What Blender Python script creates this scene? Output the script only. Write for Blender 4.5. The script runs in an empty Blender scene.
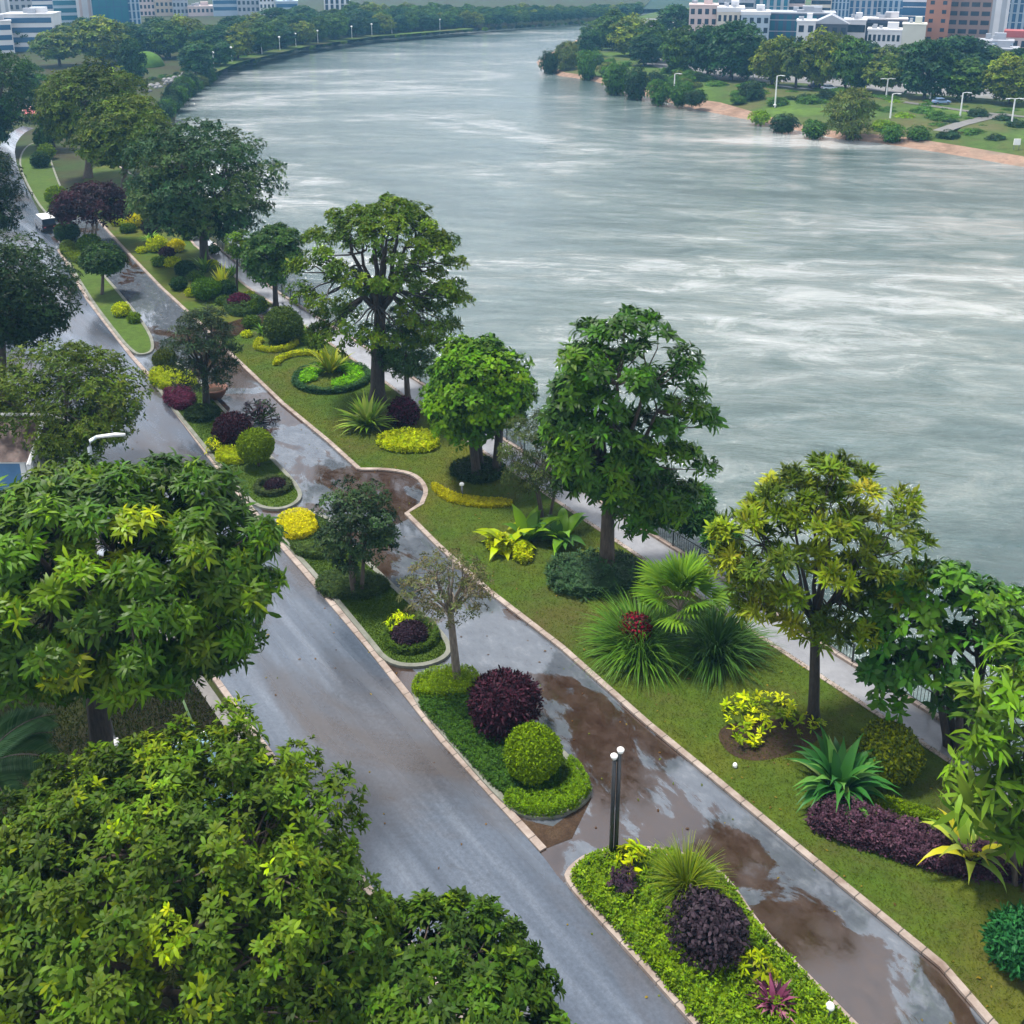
import bpy, math, random, zlib
import numpy as np
from mathutils import Vector, Matrix
from mathutils.geometry import tessellate_polygon
random.seed(5)
rng = np.random.default_rng(11)
R = math.radians
sc = bpy.context.scene
COL = sc.collection

# ------------------------------------------------------------------ camera
F = 1050.0; CX = 512.0; CY = 291.0; PITCH = R(18.0); H = 36.0
CO, SI = math.cos(PITCH), math.sin(PITCH)
cam_d = bpy.data.cameras.new("camera"); cam = bpy.data.objects.new("camera", cam_d); COL.objects.link(cam)
cam.location = (0, 0, H); cam.rotation_euler = (R(90) - PITCH, 0, 0)
cam_d.sensor_width = 36; cam_d.lens = F / 1024 * 36; cam_d.shift_y = -(512 - CY) / 1024
cam_d.clip_end = 8000; cam_d.clip_start = 0.5
sc.camera = cam

def G(px, py, z=0.0):                       # where the sight line of a point of the plan meets the level z
    u = (px - CX) / F; v = (py - CY) / F
    dy = CO - v * SI; dz = -SI - v * CO
    t = (z - H) / dz
    return Vector((u * t, dy * t, z))
def depth(P): return P[1] * CO + (H - P[2]) * SI
def MPP(P): return depth(P) / F             # metres per plan unit
def at_dist(px, py, Y):                     # point on a sight line at forward distance Y
    u = (px - CX) / F; v = (py - CY) / F
    t = Y / (CO - v * SI)
    return Vector((u * t, Y, H + t * (-SI - v * CO)))
def dep_angle(P): return math.atan2(H - P[2], math.hypot(P[0], P[1]))
def GP(pts, z=0.0): return [G(x, y, z) for x, y in pts]

# ------------------------------------------------------------------ node helpers
def mat(name):
    m = bpy.data.materials.new(name); m.use_nodes = True
    nt = m.node_tree; b = nt.nodes["Principled BSDF"]
    return m, nt, b
def N(nt, t, **kw):
    n = nt.nodes.new(t)
    for k, v in kw.items():
        if k in n.inputs.keys(): n.inputs[k].default_value = v
        else: setattr(n, k, v)
    return n
def noise(nt, vec, scale, detail=4, rough=0.55, dist=0.0):
    n = N(nt, "ShaderNodeTexNoise"); n.inputs["Scale"].default_value = scale
    n.inputs["Detail"].default_value = detail; n.inputs["Roughness"].default_value = rough
    n.inputs["Distortion"].default_value = dist
    if vec is not None: nt.links.new(vec, n.inputs["Vector"])
    return n.outputs["Fac"]
def ramp(nt, fac, stops):
    r = N(nt, "ShaderNodeValToRGB"); e = r.color_ramp.elements
    while len(e) < len(stops): e.new(0.5)
    for k, (p, c) in enumerate(stops):
        e[k].position = p; e[k].color = (c, c, c, 1) if not hasattr(c, "__len__") else (*c, 1)
    nt.links.new(fac, r.inputs["Fac"]); return r.outputs["Color"]
def mixc(nt, fac, a, b, mode="MIX"):
    m = N(nt, "ShaderNodeMix"); m.data_type = "RGBA"; m.blend_type = mode
    for sock, val in ((m.inputs["Factor"], fac), (m.inputs["A"], a), (m.inputs["B"], b)):
        pass
    def put(s, val):
        if hasattr(val, "is_output"): nt.links.new(val, s)
        elif hasattr(val, "__len__"): s.default_value = (*val, 1)
        else: s.default_value = val
    put(m.inputs[0], fac); put(m.inputs[6], a); put(m.inputs[7], b)
    return m.outputs[2]
def pos(nt): return N(nt, "ShaderNodeNewGeometry").outputs["Position"]
def mapping(nt, vec, scale=(1, 1, 1), rotz=0.0):
    m = N(nt, "ShaderNodeMapping"); m.inputs["Scale"].default_value = scale; m.inputs["Rotation"].default_value = (0, 0, rotz)
    nt.links.new(vec, m.inputs["Vector"]); return m.outputs["Vector"]
def bump(nt, b, h, strength, dist):
    n = N(nt, "ShaderNodeBump"); n.inputs["Strength"].default_value = strength; n.inputs["Distance"].default_value = dist
    nt.links.new(h, n.inputs["Height"]); nt.links.new(n.outputs["Normal"], b.inputs["Normal"]); return n

ROAD_A = R(36.2)                            # the park runs 36 degrees to the left of the line of sight

# ------------------------------------------------------------------ materials
def leaf_material(name, rough, trans, spec=0.10):
    m, nt, b = mat(name)
    a = N(nt, "ShaderNodeAttribute"); a.attribute_name = "col"
    oi = N(nt, "ShaderNodeObjectInfo")
    hv = N(nt, "ShaderNodeHueSaturation"); hv.inputs["Saturation"].default_value = 1.08
    mr = N(nt, "ShaderNodeMapRange"); mr.inputs["To Min"].default_value = 0.80; mr.inputs["To Max"].default_value = 1.2
    nt.links.new(oi.outputs["Random"], mr.inputs["Value"]); nt.links.new(mr.outputs[0], hv.inputs["Value"])
    nt.links.new(a.outputs["Color"], hv.inputs["Color"])
    nt.links.new(hv.outputs["Color"], b.inputs["Base Color"])
    b.inputs["Roughness"].default_value = rough; b.inputs["Specular IOR Level"].default_value = spec
    t = N(nt, "ShaderNodeBsdfTranslucent"); g = mixc(nt, 1.0, hv.outputs["Color"], (1.3, 1.25, 0.6), "MULTIPLY")
    nt.links.new(g, t.inputs["Color"])
    ms = N(nt, "ShaderNodeMixShader"); ms.inputs[0].default_value = trans
    nt.links.new(b.outputs[0], ms.inputs[1]); nt.links.new(t.outputs[0], ms.inputs[2])
    nt.links.new(ms.outputs[0], nt.nodes["Material Output"].inputs["Surface"])
    return m
M_LEAF = leaf_material("leaf", 0.5, 0.20)
M_LEAFG = leaf_material("glossy_leaf", 0.42, 0.18, 0.16)

def bark_material(name, c1, c2):
    m, nt, b = mat(name); p = mapping(nt, pos(nt), (6, 6, 1.2))
    nt.links.new(ramp(nt, noise(nt, p, 2.0, 5), [(0.3, c1), (0.7, c2)]), b.inputs["Base Color"])
    b.inputs["Roughness"].default_value = 0.85; bump(nt, b, noise(nt, p, 3.0, 4), 0.5, 0.05); return m
M_BARK = bark_material("bark", (0.045, 0.032, 0.024), (0.11, 0.085, 0.065))
M_BARKL = bark_material("light_bark", (0.10, 0.08, 0.06), (0.24, 0.20, 0.16))
M_BARKD = bark_material("dark_bark", (0.018, 0.014, 0.012), (0.05, 0.04, 0.033))

def ground_material(name, cs, s1=0.12, s2=1.6, rough=0.9, worn=None):
    m, nt, b = mat(name); p = pos(nt)
    a = ramp(nt, noise(nt, p, s1, 5, 0.6), [(0.36, cs[0]), (0.52, cs[1]), (0.68, cs[2])])
    f = ramp(nt, noise(nt, p, s2, 6, 0.7), [(0.3, 0.72), (0.7, 1.22)])
    c = mixc(nt, 1.0, a, f, "MULTIPLY")
    c = mixc(nt, 1.0, c, ramp(nt, noise(nt, p, 11.0, 3, 0.7), [(0.3, 0.75), (0.7, 1.25)]), "MULTIPLY")
    if worn: c = mixc(nt, ramp(nt, noise(nt, p, 0.16, 7, 0.65, 0.5), [(0.50, 0.0), (0.66, 0.7)]), c, worn)
    nt.links.new(c, b.inputs["Base Color"]); b.inputs["Roughness"].default_value = rough
    b.inputs["Specular IOR Level"].default_value = 0.2
    bump(nt, b, noise(nt, p, 9.0, 4, 0.7), 0.7, 0.06); return m
M_LAWN = ground_material("lawn_grass", [(0.078, 0.088, 0.007), (0.055, 0.088, 0.006), (0.040, 0.088, 0.006)], worn=(0.07, 0.055, 0.02))
M_LAWNI = ground_material("median_grass", [(0.05, 0.085, 0.010), (0.055, 0.10, 0.010), (0.07, 0.095, 0.014)])
M_GROUND = ground_material("ground_cover", [(0.035, 0.03, 0.012), (0.035, 0.045, 0.010), (0.03, 0.055, 0.010)], 0.08, 0.9)
M_BANKG = ground_material("bank_grass", [(0.085, 0.085, 0.028), (0.05, 0.09, 0.014), (0.085, 0.15, 0.018)], 0.05, 0.6)
M_SAND = ground_material("river_sand", [(0.20, 0.13, 0.09), (0.28, 0.185, 0.135), (0.17, 0.135, 0.10)], 0.1, 0.8)
M_SOIL = ground_material("soil", [(0.035, 0.022, 0.014), (0.05, 0.03, 0.018), (0.065, 0.042, 0.024)], 0.6, 4.0)
M_CITY = ground_material("city_ground", [(0.16, 0.16, 0.16), (0.2, 0.2, 0.2), (0.10, 0.12, 0.07)], 0.02, 0.3)

def road_material():
    m, nt, b = mat("wet_asphalt"); p = pos(nt)
    along = mapping(nt, p, (1.0, 0.10, 1.0), 0.0)
    # turned into the road's own direction, stretched along it
    pr = N(nt, "ShaderNodeMapping"); pr.inputs["Rotation"].default_value = (0, 0, -ROAD_A); nt.links.new(p, pr.inputs["Vector"])
    st = mapping(nt, pr.outputs["Vector"], (1.0, 0.07, 1.0))
    streak = noise(nt, st, 0.9, 5, 0.6)
    blot = noise(nt, mapping(nt, pr.outputs["Vector"], (1.0, 0.4, 1.0)), 0.16, 5, 0.6, 0.6)
    grain = noise(nt, p, 5.0, 6, 0.75)
    base = ramp(nt, streak, [(0.25, (0.034, 0.046, 0.066)), (0.5, (0.068, 0.086, 0.116)), (0.75, (0.135, 0.158, 0.195))])
    mud = ramp(nt, blot, [(0.46, 0.0), (0.62, 1.0)])
    c = mixc(nt, mud, base, (0.055, 0.048, 0.048))
    c = mixc(nt, 1.0, c, ramp(nt, grain, [(0.3, 0.72), (0.7, 1.25)]), "MULTIPLY")
    c = mixc(nt, ramp(nt, noise(nt, p, 0.55, 8, 0.7, 0.6), [(0.60, 0.0), (0.70, 0.65)]), c, (0.03, 0.032, 0.036))
    nt.links.new(c, b.inputs["Base Color"])
    r = ramp(nt, noise(nt, st, 0.5, 4), [(0.35, 0.08), (0.65, 0.30)])
    nt.links.new(r, b.inputs["Roughness"]); b.inputs["IOR"].default_value = 2.0
    bump(nt, b, grain, 0.12, 0.02); return m
def path_material():
    m, nt, b = mat("wet_paving"); p = pos(nt)
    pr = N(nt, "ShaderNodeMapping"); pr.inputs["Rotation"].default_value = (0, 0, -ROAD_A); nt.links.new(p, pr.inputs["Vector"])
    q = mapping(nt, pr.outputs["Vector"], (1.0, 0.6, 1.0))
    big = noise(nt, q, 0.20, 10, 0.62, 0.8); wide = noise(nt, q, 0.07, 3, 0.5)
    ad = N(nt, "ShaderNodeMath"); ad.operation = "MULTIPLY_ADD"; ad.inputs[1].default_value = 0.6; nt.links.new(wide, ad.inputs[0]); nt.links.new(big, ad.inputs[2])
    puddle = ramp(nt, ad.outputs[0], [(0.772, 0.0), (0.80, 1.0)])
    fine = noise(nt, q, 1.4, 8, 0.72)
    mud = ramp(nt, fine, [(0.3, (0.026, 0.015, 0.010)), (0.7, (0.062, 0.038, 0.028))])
    conc_sheen = ramp(nt, fine, [(0.3, (0.06, 0.07, 0.087)), (0.55, (0.10, 0.114, 0.135)), (0.75, (0.18, 0.195, 0.22))])  # concrete tone with the puddles' pale sky reflection painted into the colour
    c = mixc(nt, puddle, mud, conc_sheen)
    nt.links.new(c, b.inputs["Base Color"])
    r = mixc(nt, puddle, ramp(nt, fine, [(0.38, 0.04), (0.68, 0.24)]), ramp(nt, fine, [(0.45, 0.02), (0.75, 0.15)])); nt.links.new(r, b.inputs["Roughness"])
    b.inputs["IOR"].default_value = 2.5
    bump(nt, b, noise(nt, p, 4.0, 5, 0.7), 0.04, 0.02); return m
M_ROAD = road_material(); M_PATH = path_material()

def stone_material(name, c1, c2, scale=2.0, rough=0.6, ior=1.5):
    m, nt, b = mat(name); p = pos(nt)
    c = ramp(nt, noise(nt, p, scale, 6, 0.7), [(0.3, c1), (0.7, c2)])
    nt.links.new(c, b.inputs["Base Color"]); b.inputs["Roughness"].default_value = rough; b.inputs["IOR"].default_value = ior
    bump(nt, b, noise(nt, p, 7.0, 4), 0.2, 0.02); return m
def kerb_joints(m):
    nt = m.node_tree; b = nt.nodes["Principled BSDF"]; src = b.inputs["Base Color"].links[0].from_socket
    pr = N(nt, "ShaderNodeMapping"); pr.inputs["Rotation"].default_value = (0, 0, -ROAD_A); nt.links.new(pos(nt), pr.inputs["Vector"])
    sx = N(nt, "ShaderNodeSeparateXYZ"); nt.links.new(pr.outputs[0], sx.inputs[0]); f = N(nt, "ShaderNodeMath"); f.operation = "FRACT"; nt.links.new(sx.outputs[1], f.inputs[0])
    nt.links.new(mixc(nt, ramp(nt, f.outputs[0], [(0.03, 1.0), (0.05, 0.0)]), src, (0.05, 0.042, 0.035)), b.inputs["Base Color"])
M_KERB = stone_material("kerb_stone", (0.16, 0.11, 0.085), (0.40, 0.34, 0.30), 0.8); kerb_joints(M_KERB)
M_KERBD = stone_material("mossy_kerb", (0.09, 0.10, 0.07), (0.22, 0.22, 0.19), 1.2)
M_PROM = stone_material("wet_promenade", (0.16, 0.165, 0.18), (0.28, 0.285, 0.30), 0.5, 0.22, 1.6)
M_WALK = stone_material("worn_pavement", (0.10, 0.095, 0.09), (0.20, 0.19, 0.18), 1.0, 0.45)
M_ROCK = stone_material("rock", (0.08, 0.08, 0.08), (0.28, 0.28, 0.28), 0.8)

def plain(name, c, rough=0.5, metal=0.0, var=0.12, scale=1.5):
    m, nt, b = mat(name); p = pos(nt)
    lo = tuple(x * (1 - var) for x in c); hi = tuple(min(1, x * (1 + var)) for x in c)
    nt.links.new(ramp(nt, noise(nt, p, scale, 4), [(0.3, lo), (0.7, hi)]), b.inputs["Base Color"])
    b.inputs["Roughness"].default_value = rough; b.inputs["Metallic"].default_value = metal; return m
M_STEEL = plain("grey_steel", (0.16, 0.17, 0.18), 0.4, 0.6)
M_DSTEEL = plain("dark_steel", (0.035, 0.038, 0.042), 0.45, 0.3)
M_WHITE = plain("white_paint", (0.78, 0.78, 0.78), 0.4, 0, 0.04)
M_RAIL = plain("railing_paint", (0.045, 0.06, 0.06), 0.45, 0.2)
M_GLASS = plain("window_glass", (0.03, 0.045, 0.07), 0.12, 0, 0.5, 0.3)
M_BLUE = plain("blue_panel", (0.10, 0.22, 0.40), 0.3)
M_ROOFB = plain("brown_shingles", (0.10, 0.065, 0.055), 0.7, 0, 0.4, 3)
M_TYRE = plain("tyre_rubber", (0.02, 0.02, 0.02), 0.8)
M_DECK = plain("timber_deck", (0.35, 0.26, 0.12), 0.7)
M_RED = plain("red_canvas", (0.42, 0.07, 0.07), 0.6)
M_PINK = plain("pink_canvas", (0.55, 0.28, 0.28), 0.6)

def water_material():
    m, nt, b = mat("river_water"); p = pos(nt)
    rot = N(nt, "ShaderNodeMapping"); rot.inputs["Rotation"].default_value = (0, 0, R(7)); nt.links.new(p, rot.inputs["Vector"])
    st = mapping(nt, rot.outputs["Vector"], (0.35, 1.0, 1.0))
    big = noise(nt, mapping(nt, rot.outputs["Vector"], (0.5, 1.0, 1.0)), 0.018, 6, 0.62, 1.5)
    str_ = noise(nt, mapping(nt, rot.outputs["Vector"], (0.5, 1.0, 1.0)), 0.20, 10, 0.70, 0.8)
    mid = noise(nt, st, 0.30, 8, 0.68, 0.7)
    fin = noise(nt, st, 0.9, 6, 0.7, 0.5)
    ad = N(nt, "ShaderNodeMath"); ad.operation = "MULTIPLY_ADD"; ad.inputs[1].default_value = 2.0; nt.links.new(big, ad.inputs[0]); nt.links.new(str_, ad.inputs[2])
    c = ramp(nt, ad.outputs[0], [(0.78, (0.075, 0.115, 0.112)), (0.93, (0.135, 0.175, 0.172)), (1.0, (0.19, 0.225, 0.222)), (1.0, (0.30, 0.33, 0.33))])
    m2 = N(nt, "ShaderNodeMath"); m2.operation = "MULTIPLY"; m2.inputs[1].default_value = 0.333; nt.links.new(ad.outputs[0], m2.inputs[0])
    c = ramp(nt, m2.outputs[0], [(0.42, (0.032, 0.066, 0.062)), (0.48, (0.085, 0.125, 0.12)), (0.535, (0.17, 0.205, 0.20)), (0.60, (0.38, 0.405, 0.40))])
    nt.links.new(c, b.inputs["Base Color"])
    r = ramp(nt, m2.outputs[0], [(0.45, 0.14), (0.54, 0.04)]); nt.links.new(r, b.inputs["Roughness"])
    b.inputs["IOR"].default_value = 1.75
    b1 = N(nt, "ShaderNodeBump"); b1.inputs["Strength"].default_value = 0.7; b1.inputs["Distance"].default_value = 1.3; nt.links.new(mid, b1.inputs["Height"])
    b2 = N(nt, "ShaderNodeBump"); b2.inputs["Strength"].default_value = 0.7; b2.inputs["Distance"].default_value = 0.42; nt.links.new(fin, b2.inputs["Height"])
    nt.links.new(b1.outputs[0], b2.inputs["Normal"]); nt.links.new(b2.outputs[0], b.inputs["Normal"])
    return m
M_WATER = water_material()

# ------------------------------------------------------------------ mesh helpers
def link(o, parent=None):
    COL.objects.link(o)
    if parent is not None: o.parent = parent
    return o
def mesh_np(name, V, T, material, cols=None, parent=None, smooth=False, quads=None):
    me = bpy.data.meshes.new(name)
    V = np.asarray(V, dtype=np.float32).reshape(-1, 3); T = np.asarray(T, dtype=np.int32).reshape(-1, 3)
    nq = 0
    loops = T.ravel(); starts = np.arange(0, len(T) * 3, 3)
    if quads is not None and len(quads):
        q = np.asarray(quads, dtype=np.int32).reshape(-1, 4)
        starts = np.concatenate([starts, len(loops) + np.arange(0, len(q) * 4, 4)]); loops = np.concatenate([loops, q.ravel()])
    me.vertices.add(len(V)); me.vertices.foreach_set("co", V.ravel())
    me.loops.add(len(loops)); me.loops.foreach_set("vertex_index", loops.astype(np.int32))
    me.polygons.add(len(starts)); me.polygons.foreach_set("loop_start", starts.astype(np.int32))
    if cols is not None:
        a = me.attributes.new("col", "FLOAT_COLOR", "POINT")
        c4 = np.ones((len(V), 4), dtype=np.float32); c4[:, :3] = cols
        a.data.foreach_set("color", c4.ravel())
    me.update(calc_edges=True); me.validate()
    if smooth: me.polygons.foreach_set("use_smooth", np.ones(len(me.polygons), dtype=bool))
    me.materials.append(material)
    o = bpy.data.objects.new(name, me)
    return link(o, parent)

class MB:                                    # collects plain faces
    def __init__(s): s.v = []; s.f = []
    def add(s, vs, fs):
        k = len(s.v); s.v += [tuple(v) for v in vs]; s.f += [tuple(i + k for i in f) for f in fs]
    def box(s, c, d, rz=0.0):
        x, y, z = (e / 2 for e in d); cr, sr = math.cos(rz), math.sin(rz); vs = []
        for a, b_, e in ((-x, -y, -z), (x, -y, -z), (x, y, -z), (-x, y, -z), (-x, -y, z), (x, -y, z), (x, y, z), (-x, y, z)):
            vs.append((c[0] + a * cr - b_ * sr, c[1] + a * sr + b_ * cr, c[2] + e))
        s.add(vs, [(3, 2, 1, 0), (4, 5, 6, 7), (0, 1, 5, 4), (1, 2, 6, 5), (2, 3, 7, 6), (3, 0, 4, 7)])
    def tube(s, pts, rad, n=8):
        pts = [Vector(p) for p in pts]; k0 = len(s.v)
        if not hasattr(rad, "__len__"): rad = [rad] * len(pts)
        for i, p in enumerate(pts):
            d = (pts[min(i + 1, len(pts) - 1)] - pts[max(i - 1, 0)]).normalized()
            a = Vector((0, 0, 1)) if abs(d.z) < 0.9 else Vector((1, 0, 0))
            e1 = d.cross(a).normalized(); e2 = d.cross(e1)
            for j in range(n):
                t = 2 * math.pi * j / n; s.v.append(tuple(p + (e1 * math.cos(t) + e2 * math.sin(t)) * rad[i]))
        for i in range(len(pts) - 1):
            for j in range(n):
                a = k0 + i * n + j; b_ = k0 + i * n + (j + 1) % n
                s.f.append((a, b_, b_ + n, a + n))
        s.f.append(tuple(k0 + j for j in range(n))[::-1]); s.f.append(tuple(k0 + (len(pts) - 1) * n + j for j in range(n)))
    def lathe(s, c, prof, n=16, sx=1.0, sy=1.0):
        k0 = len(s.v)
        for r_, z in prof:
            for j in range(n):
                t = 2 * math.pi * j / n; s.v.append((c[0] + r_ * math.cos(t) * sx, c[1] + r_ * math.sin(t) * sy, c[2] + z))
        for i in range(len(prof) - 1):
            for j in range(n):
                a = k0 + i * n + j; b_ = k0 + i * n + (j + 1) % n
                s.f.append((a, b_, b_ + n, a + n))
        s.f.append(tuple(k0 + j for j in range(n))[::-1]); s.f.append(tuple(k0 + (len(prof) - 1) * n + j for j in range(n)))
    def build(s, name, m, parent=None, smooth=False):
        me = bpy.data.meshes.new(name); me.from_pydata(s.v, [], s.f); me.update(); me.materials.append(m)
        if smooth: me.polygons.foreach_set("use_smooth", [True] * len(me.polygons))
        o = bpy.data.objects.new(name, me); return link(o, parent)

def tag(o, label, cat, group=None, kind=None):
    if label: o["label"] = label
    if cat: o["category"] = cat
    if group: o["group"] = group
    if kind: o["kind"] = kind
    return o
def struct(o): o["kind"] = "structure"; return o
def empty(name, loc, label, cat, group=None, rz=0.0):
    o = bpy.data.objects.new(name, None); o.empty_display_size = 0.3; o.location = loc; o.rotation_euler = (0, 0, rz)
    COL.objects.link(o); return tag(o, label, cat, group)
def copy_tree(o, parent=None, loc=None, rz=None, scale=None, label=None, group=None):
    c = o.copy(); COL.objects.link(c)
    if parent is not None: c.parent = parent
    if loc is not None: c.location = loc
    if rz is not None: c.rotation_euler = (0, 0, rz)
    if scale is not None: c.scale = scale
    if label: c["label"] = label
    if group: c["group"] = group
    for ch in list(o.children): copy_tree(ch, c)
    return c

# polygons
def chaikin(pts, n=2, closed=True):
    pts = [Vector(p) for p in pts]
    for _ in range(n):
        out = []; m = len(pts)
        if not closed: out.append(pts[0])
        for i in range(m if closed else m - 1):
            a, b_ = pts[i], pts[(i + 1) % m]; out += [a * 0.75 + b_ * 0.25, a * 0.25 + b_ * 0.75]
        if not closed: out.append(pts[-1])
        pts = out
    return pts
def orient(pts):
    a = sum(pts[i].x * pts[(i + 1) % len(pts)].y - pts[(i + 1) % len(pts)].x * pts[i].y for i in range(len(pts)))
    return pts if a > 0 else pts[::-1]
def offset(pts, d, closed=True):             # positive = to the left of the run (inside for a counter-clockwise ring)
    out = []; m = len(pts)
    for i in range(m):
        if closed or 0 < i < m - 1: a, c = pts[(i - 1) % m], pts[(i + 1) % m]
        elif i == 0: a, c = pts[0], pts[1]
        else: a, c = pts[-2], pts[-1]
        t = (c - a); t.z = 0
        if t.length < 1e-6: t = Vector((1, 0, 0))
        t.normalize(); out.append(Vector((pts[i].x - t.y * d, pts[i].y + t.x * d, pts[i].z)))
    return out
def sheet(name, pts, z, m, skirt=0.0):
    pts = orient([Vector((p[0], p[1], z)) for p in pts]); n = len(pts)
    tris = tessellate_polygon([pts]); mb = MB()
    fs = []
    for t in tris:
        a, b_, c = (pts[i] for i in t)
        fs.append(tuple(t) if (b_ - a).cross(c - a).z > 0 else tuple(reversed(t)))
    vs = list(pts)
    if skirt:
        vs += [Vector((p.x, p.y, z - skirt)) for p in pts]
        for i in range(n): j = (i + 1) % n; fs.append((i, i + n, j + n, j))
    mb.add(vs, fs); return struct(mb.build(name, m))
def strip(name, pts, w, z0, z1, m, closed=False):     # a kerb: section w wide, top at z1
    pts = [Vector((p[0], p[1], 0)) for p in pts]
    inn = offset(pts, w, closed); n = len(pts); mb = MB(); vs = []; fs = []
    for a, b_ in zip(pts, inn):
        vs += [(a.x, a.y, z0), (a.x, a.y, z1), (b_.x, b_.y, z1), (b_.x, b_.y, z0)]
    for i in range(n if closed else n - 1):
        j = (i + 1) % n
        for k in range(3): fs.append((4 * i + k, 4 * i + k + 1, 4 * j + k + 1, 4 * j + k))
    if not closed: fs += [(0, 3, 2, 1), (4 * n - 4, 4 * n - 3, 4 * n - 2, 4 * n - 1)]
    mb.add(vs, fs); o = mb.build(name, m); return struct(o)
def inside(poly, P):                          # poly list of Vectors, P array (n,2) -> mask
    x, y = P[:, 0], P[:, 1]; c = np.zeros(len(P), bool); n = len(poly)
    for i in range(n):
        a, b_ = poly[i], poly[i - 1]
        cond = (a.y > y) != (b_.y > y)
        xx = (b_.x - a.x) * (y - a.y) / ((b_.y - a.y) if abs(b_.y - a.y) > 1e-9 else 1e-9) + a.x
        c ^= cond & (x < xx)
    return c
def edge_dist(poly, P):
    d = np.full(len(P), 1e9)
    for i in range(len(poly)):
        a = np.array(poly[i - 1][:2]); b_ = np.array(poly[i][:2]); ab = b_ - a
        t = np.clip(((P - a) @ ab) / max(ab @ ab, 1e-9), 0, 1)
        d = np.minimum(d, np.linalg.norm(P - a - t[:, None] * ab, axis=1))
    return d
def sample_poly(poly, n):
    xs = [p.x for p in poly]; ys = [p.y for p in poly]; out = np.zeros((0, 2))
    for _ in range(40):
        P = np.column_stack([rng.uniform(min(xs), max(xs), n * 2), rng.uniform(min(ys), max(ys), n * 2)])
        out = np.vstack([out, P[inside(poly, P)]])
        if len(out) >= n: break
    return out[:n]

# ------------------------------------------------------------------ leaves
def unit(v): return v / np.maximum(np.linalg.norm(v, axis=-1, keepdims=True), 1e-9)
def leaves_mesh(P, D, Nn, L, W, C, rounded=True, droop=0.15, fold=0.25):
    """one small folded blade per row: P base, D direction, Nn rough normal, L length, W width, C colour"""
    n = len(P); D = unit(D); S_ = unit(np.cross(D, Nn)); U = unit(np.cross(S_, D))
    L = np.broadcast_to(np.asarray(L, float), (n,))[:, None]; W = np.broadcast_to(np.asarray(W, float), (n,))[:, None]
    up = U * fold * W
    dr = -U * L * droop
    tip = P + D * L + dr
    if rounded:
        m1 = P + D * L * 0.32; m2 = P + D * L * 0.70 + dr * 0.45
        V = np.stack([P, m1 - S_ * W * 0.42 + up, m1 + S_ * W * 0.42 + up, m2 - S_ * W * 0.46 + up, m2 + S_ * W * 0.46 + up, tip], 1)
        T0 = np.array([[0, 2, 1], [1, 2, 4], [1, 4, 3], [3, 4, 5]])
    else:
        m1 = P + D * L * 0.45 + dr * 0.3
        V = np.stack([P, m1 - S_ * W * 0.5 + up, m1 + S_ * W * 0.5 + up, tip], 1)
        T0 = np.array([[0, 2, 3], [0, 3, 1]])
    k = V.shape[1]
    T = (np.arange(n)[:, None, None] * k + T0[None]).reshape(-1, 3)
    return V.reshape(-1, 3), T, np.repeat(C, k, axis=0)
class LB:                                     # collects blades into one foliage mesh
    def __init__(s): s.V = []; s.T = []; s.C = []; s.n = 0
    def raw(s, V, T, C):
        s.V.append(V); s.T.append(T + s.n); s.C.append(C); s.n += len(V)
    def leaves(s, *a, **k): s.raw(*leaves_mesh(*a, **k))
    def build(s, name, m, parent=None):
        return mesh_np(name, np.vstack(s.V), np.vstack(s.T), m, np.vstack(s.C), parent)
def rdir(n): return unit(rng.normal(size=(n, 3)))
def colours(n, cols, var=0.18, weights=None):
    cols = np.array(cols); i = rng.choice(len(cols), n, p=weights)
    return np.clip(cols[i] * np.clip(1 + rng.normal(0, var, (n, 1)), 0.55, 1.6), 0.004, 0.9)
def whorls(lb, P, A, nl, L, W, C, spread=0.55, **k):
    """nl blades round each axis A"""
    n = len(P); A = unit(A); ref = np.where(np.abs(A[:, 2:3]) < 0.9, [[0, 0, 1.0]], [[1.0, 0, 0]])
    e1 = unit(np.cross(A, ref)); e2 = np.cross(A, e1)
    ph = rng.uniform(0, 6.28, (n, 1)) + np.arange(nl)[None] * (2 * math.pi / nl) + rng.normal(0, 0.25, (n, nl))
    el = spread + rng.normal(0, 0.3, (n, nl))
    D = (np.cos(ph)[..., None] * e1[:, None] + np.sin(ph)[..., None] * e2[:, None]) + el[..., None] * A[:, None]
    PP = np.repeat(P, nl, 0); DD = unit(D.reshape(-1, 3)); NN = np.repeat(A, nl, 0)
    LL = np.repeat(np.broadcast_to(L, (n,)), nl) * rng.uniform(0.7, 1.2, n * nl)
    CC = np.repeat(C, nl, 0) * rng.uniform(0.75, 1.25, (n * nl, 1)) * (1 + rng.normal(0, 0.05, (n * nl, 3)))
    LL = LL * np.repeat(rng.uniform(0.7, 1.25, n), nl); kp = rng.random(n * nl) < 0.82
    PP, DD, NN, LL, CC = PP[kp] + rng.normal(0, 0.10, (kp.sum(), 3)) * LL[kp][:, None], DD[kp], NN[kp], LL[kp], CC[kp]
    lb.leaves(PP, DD, NN, LL, LL * W, CC, **k)
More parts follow.
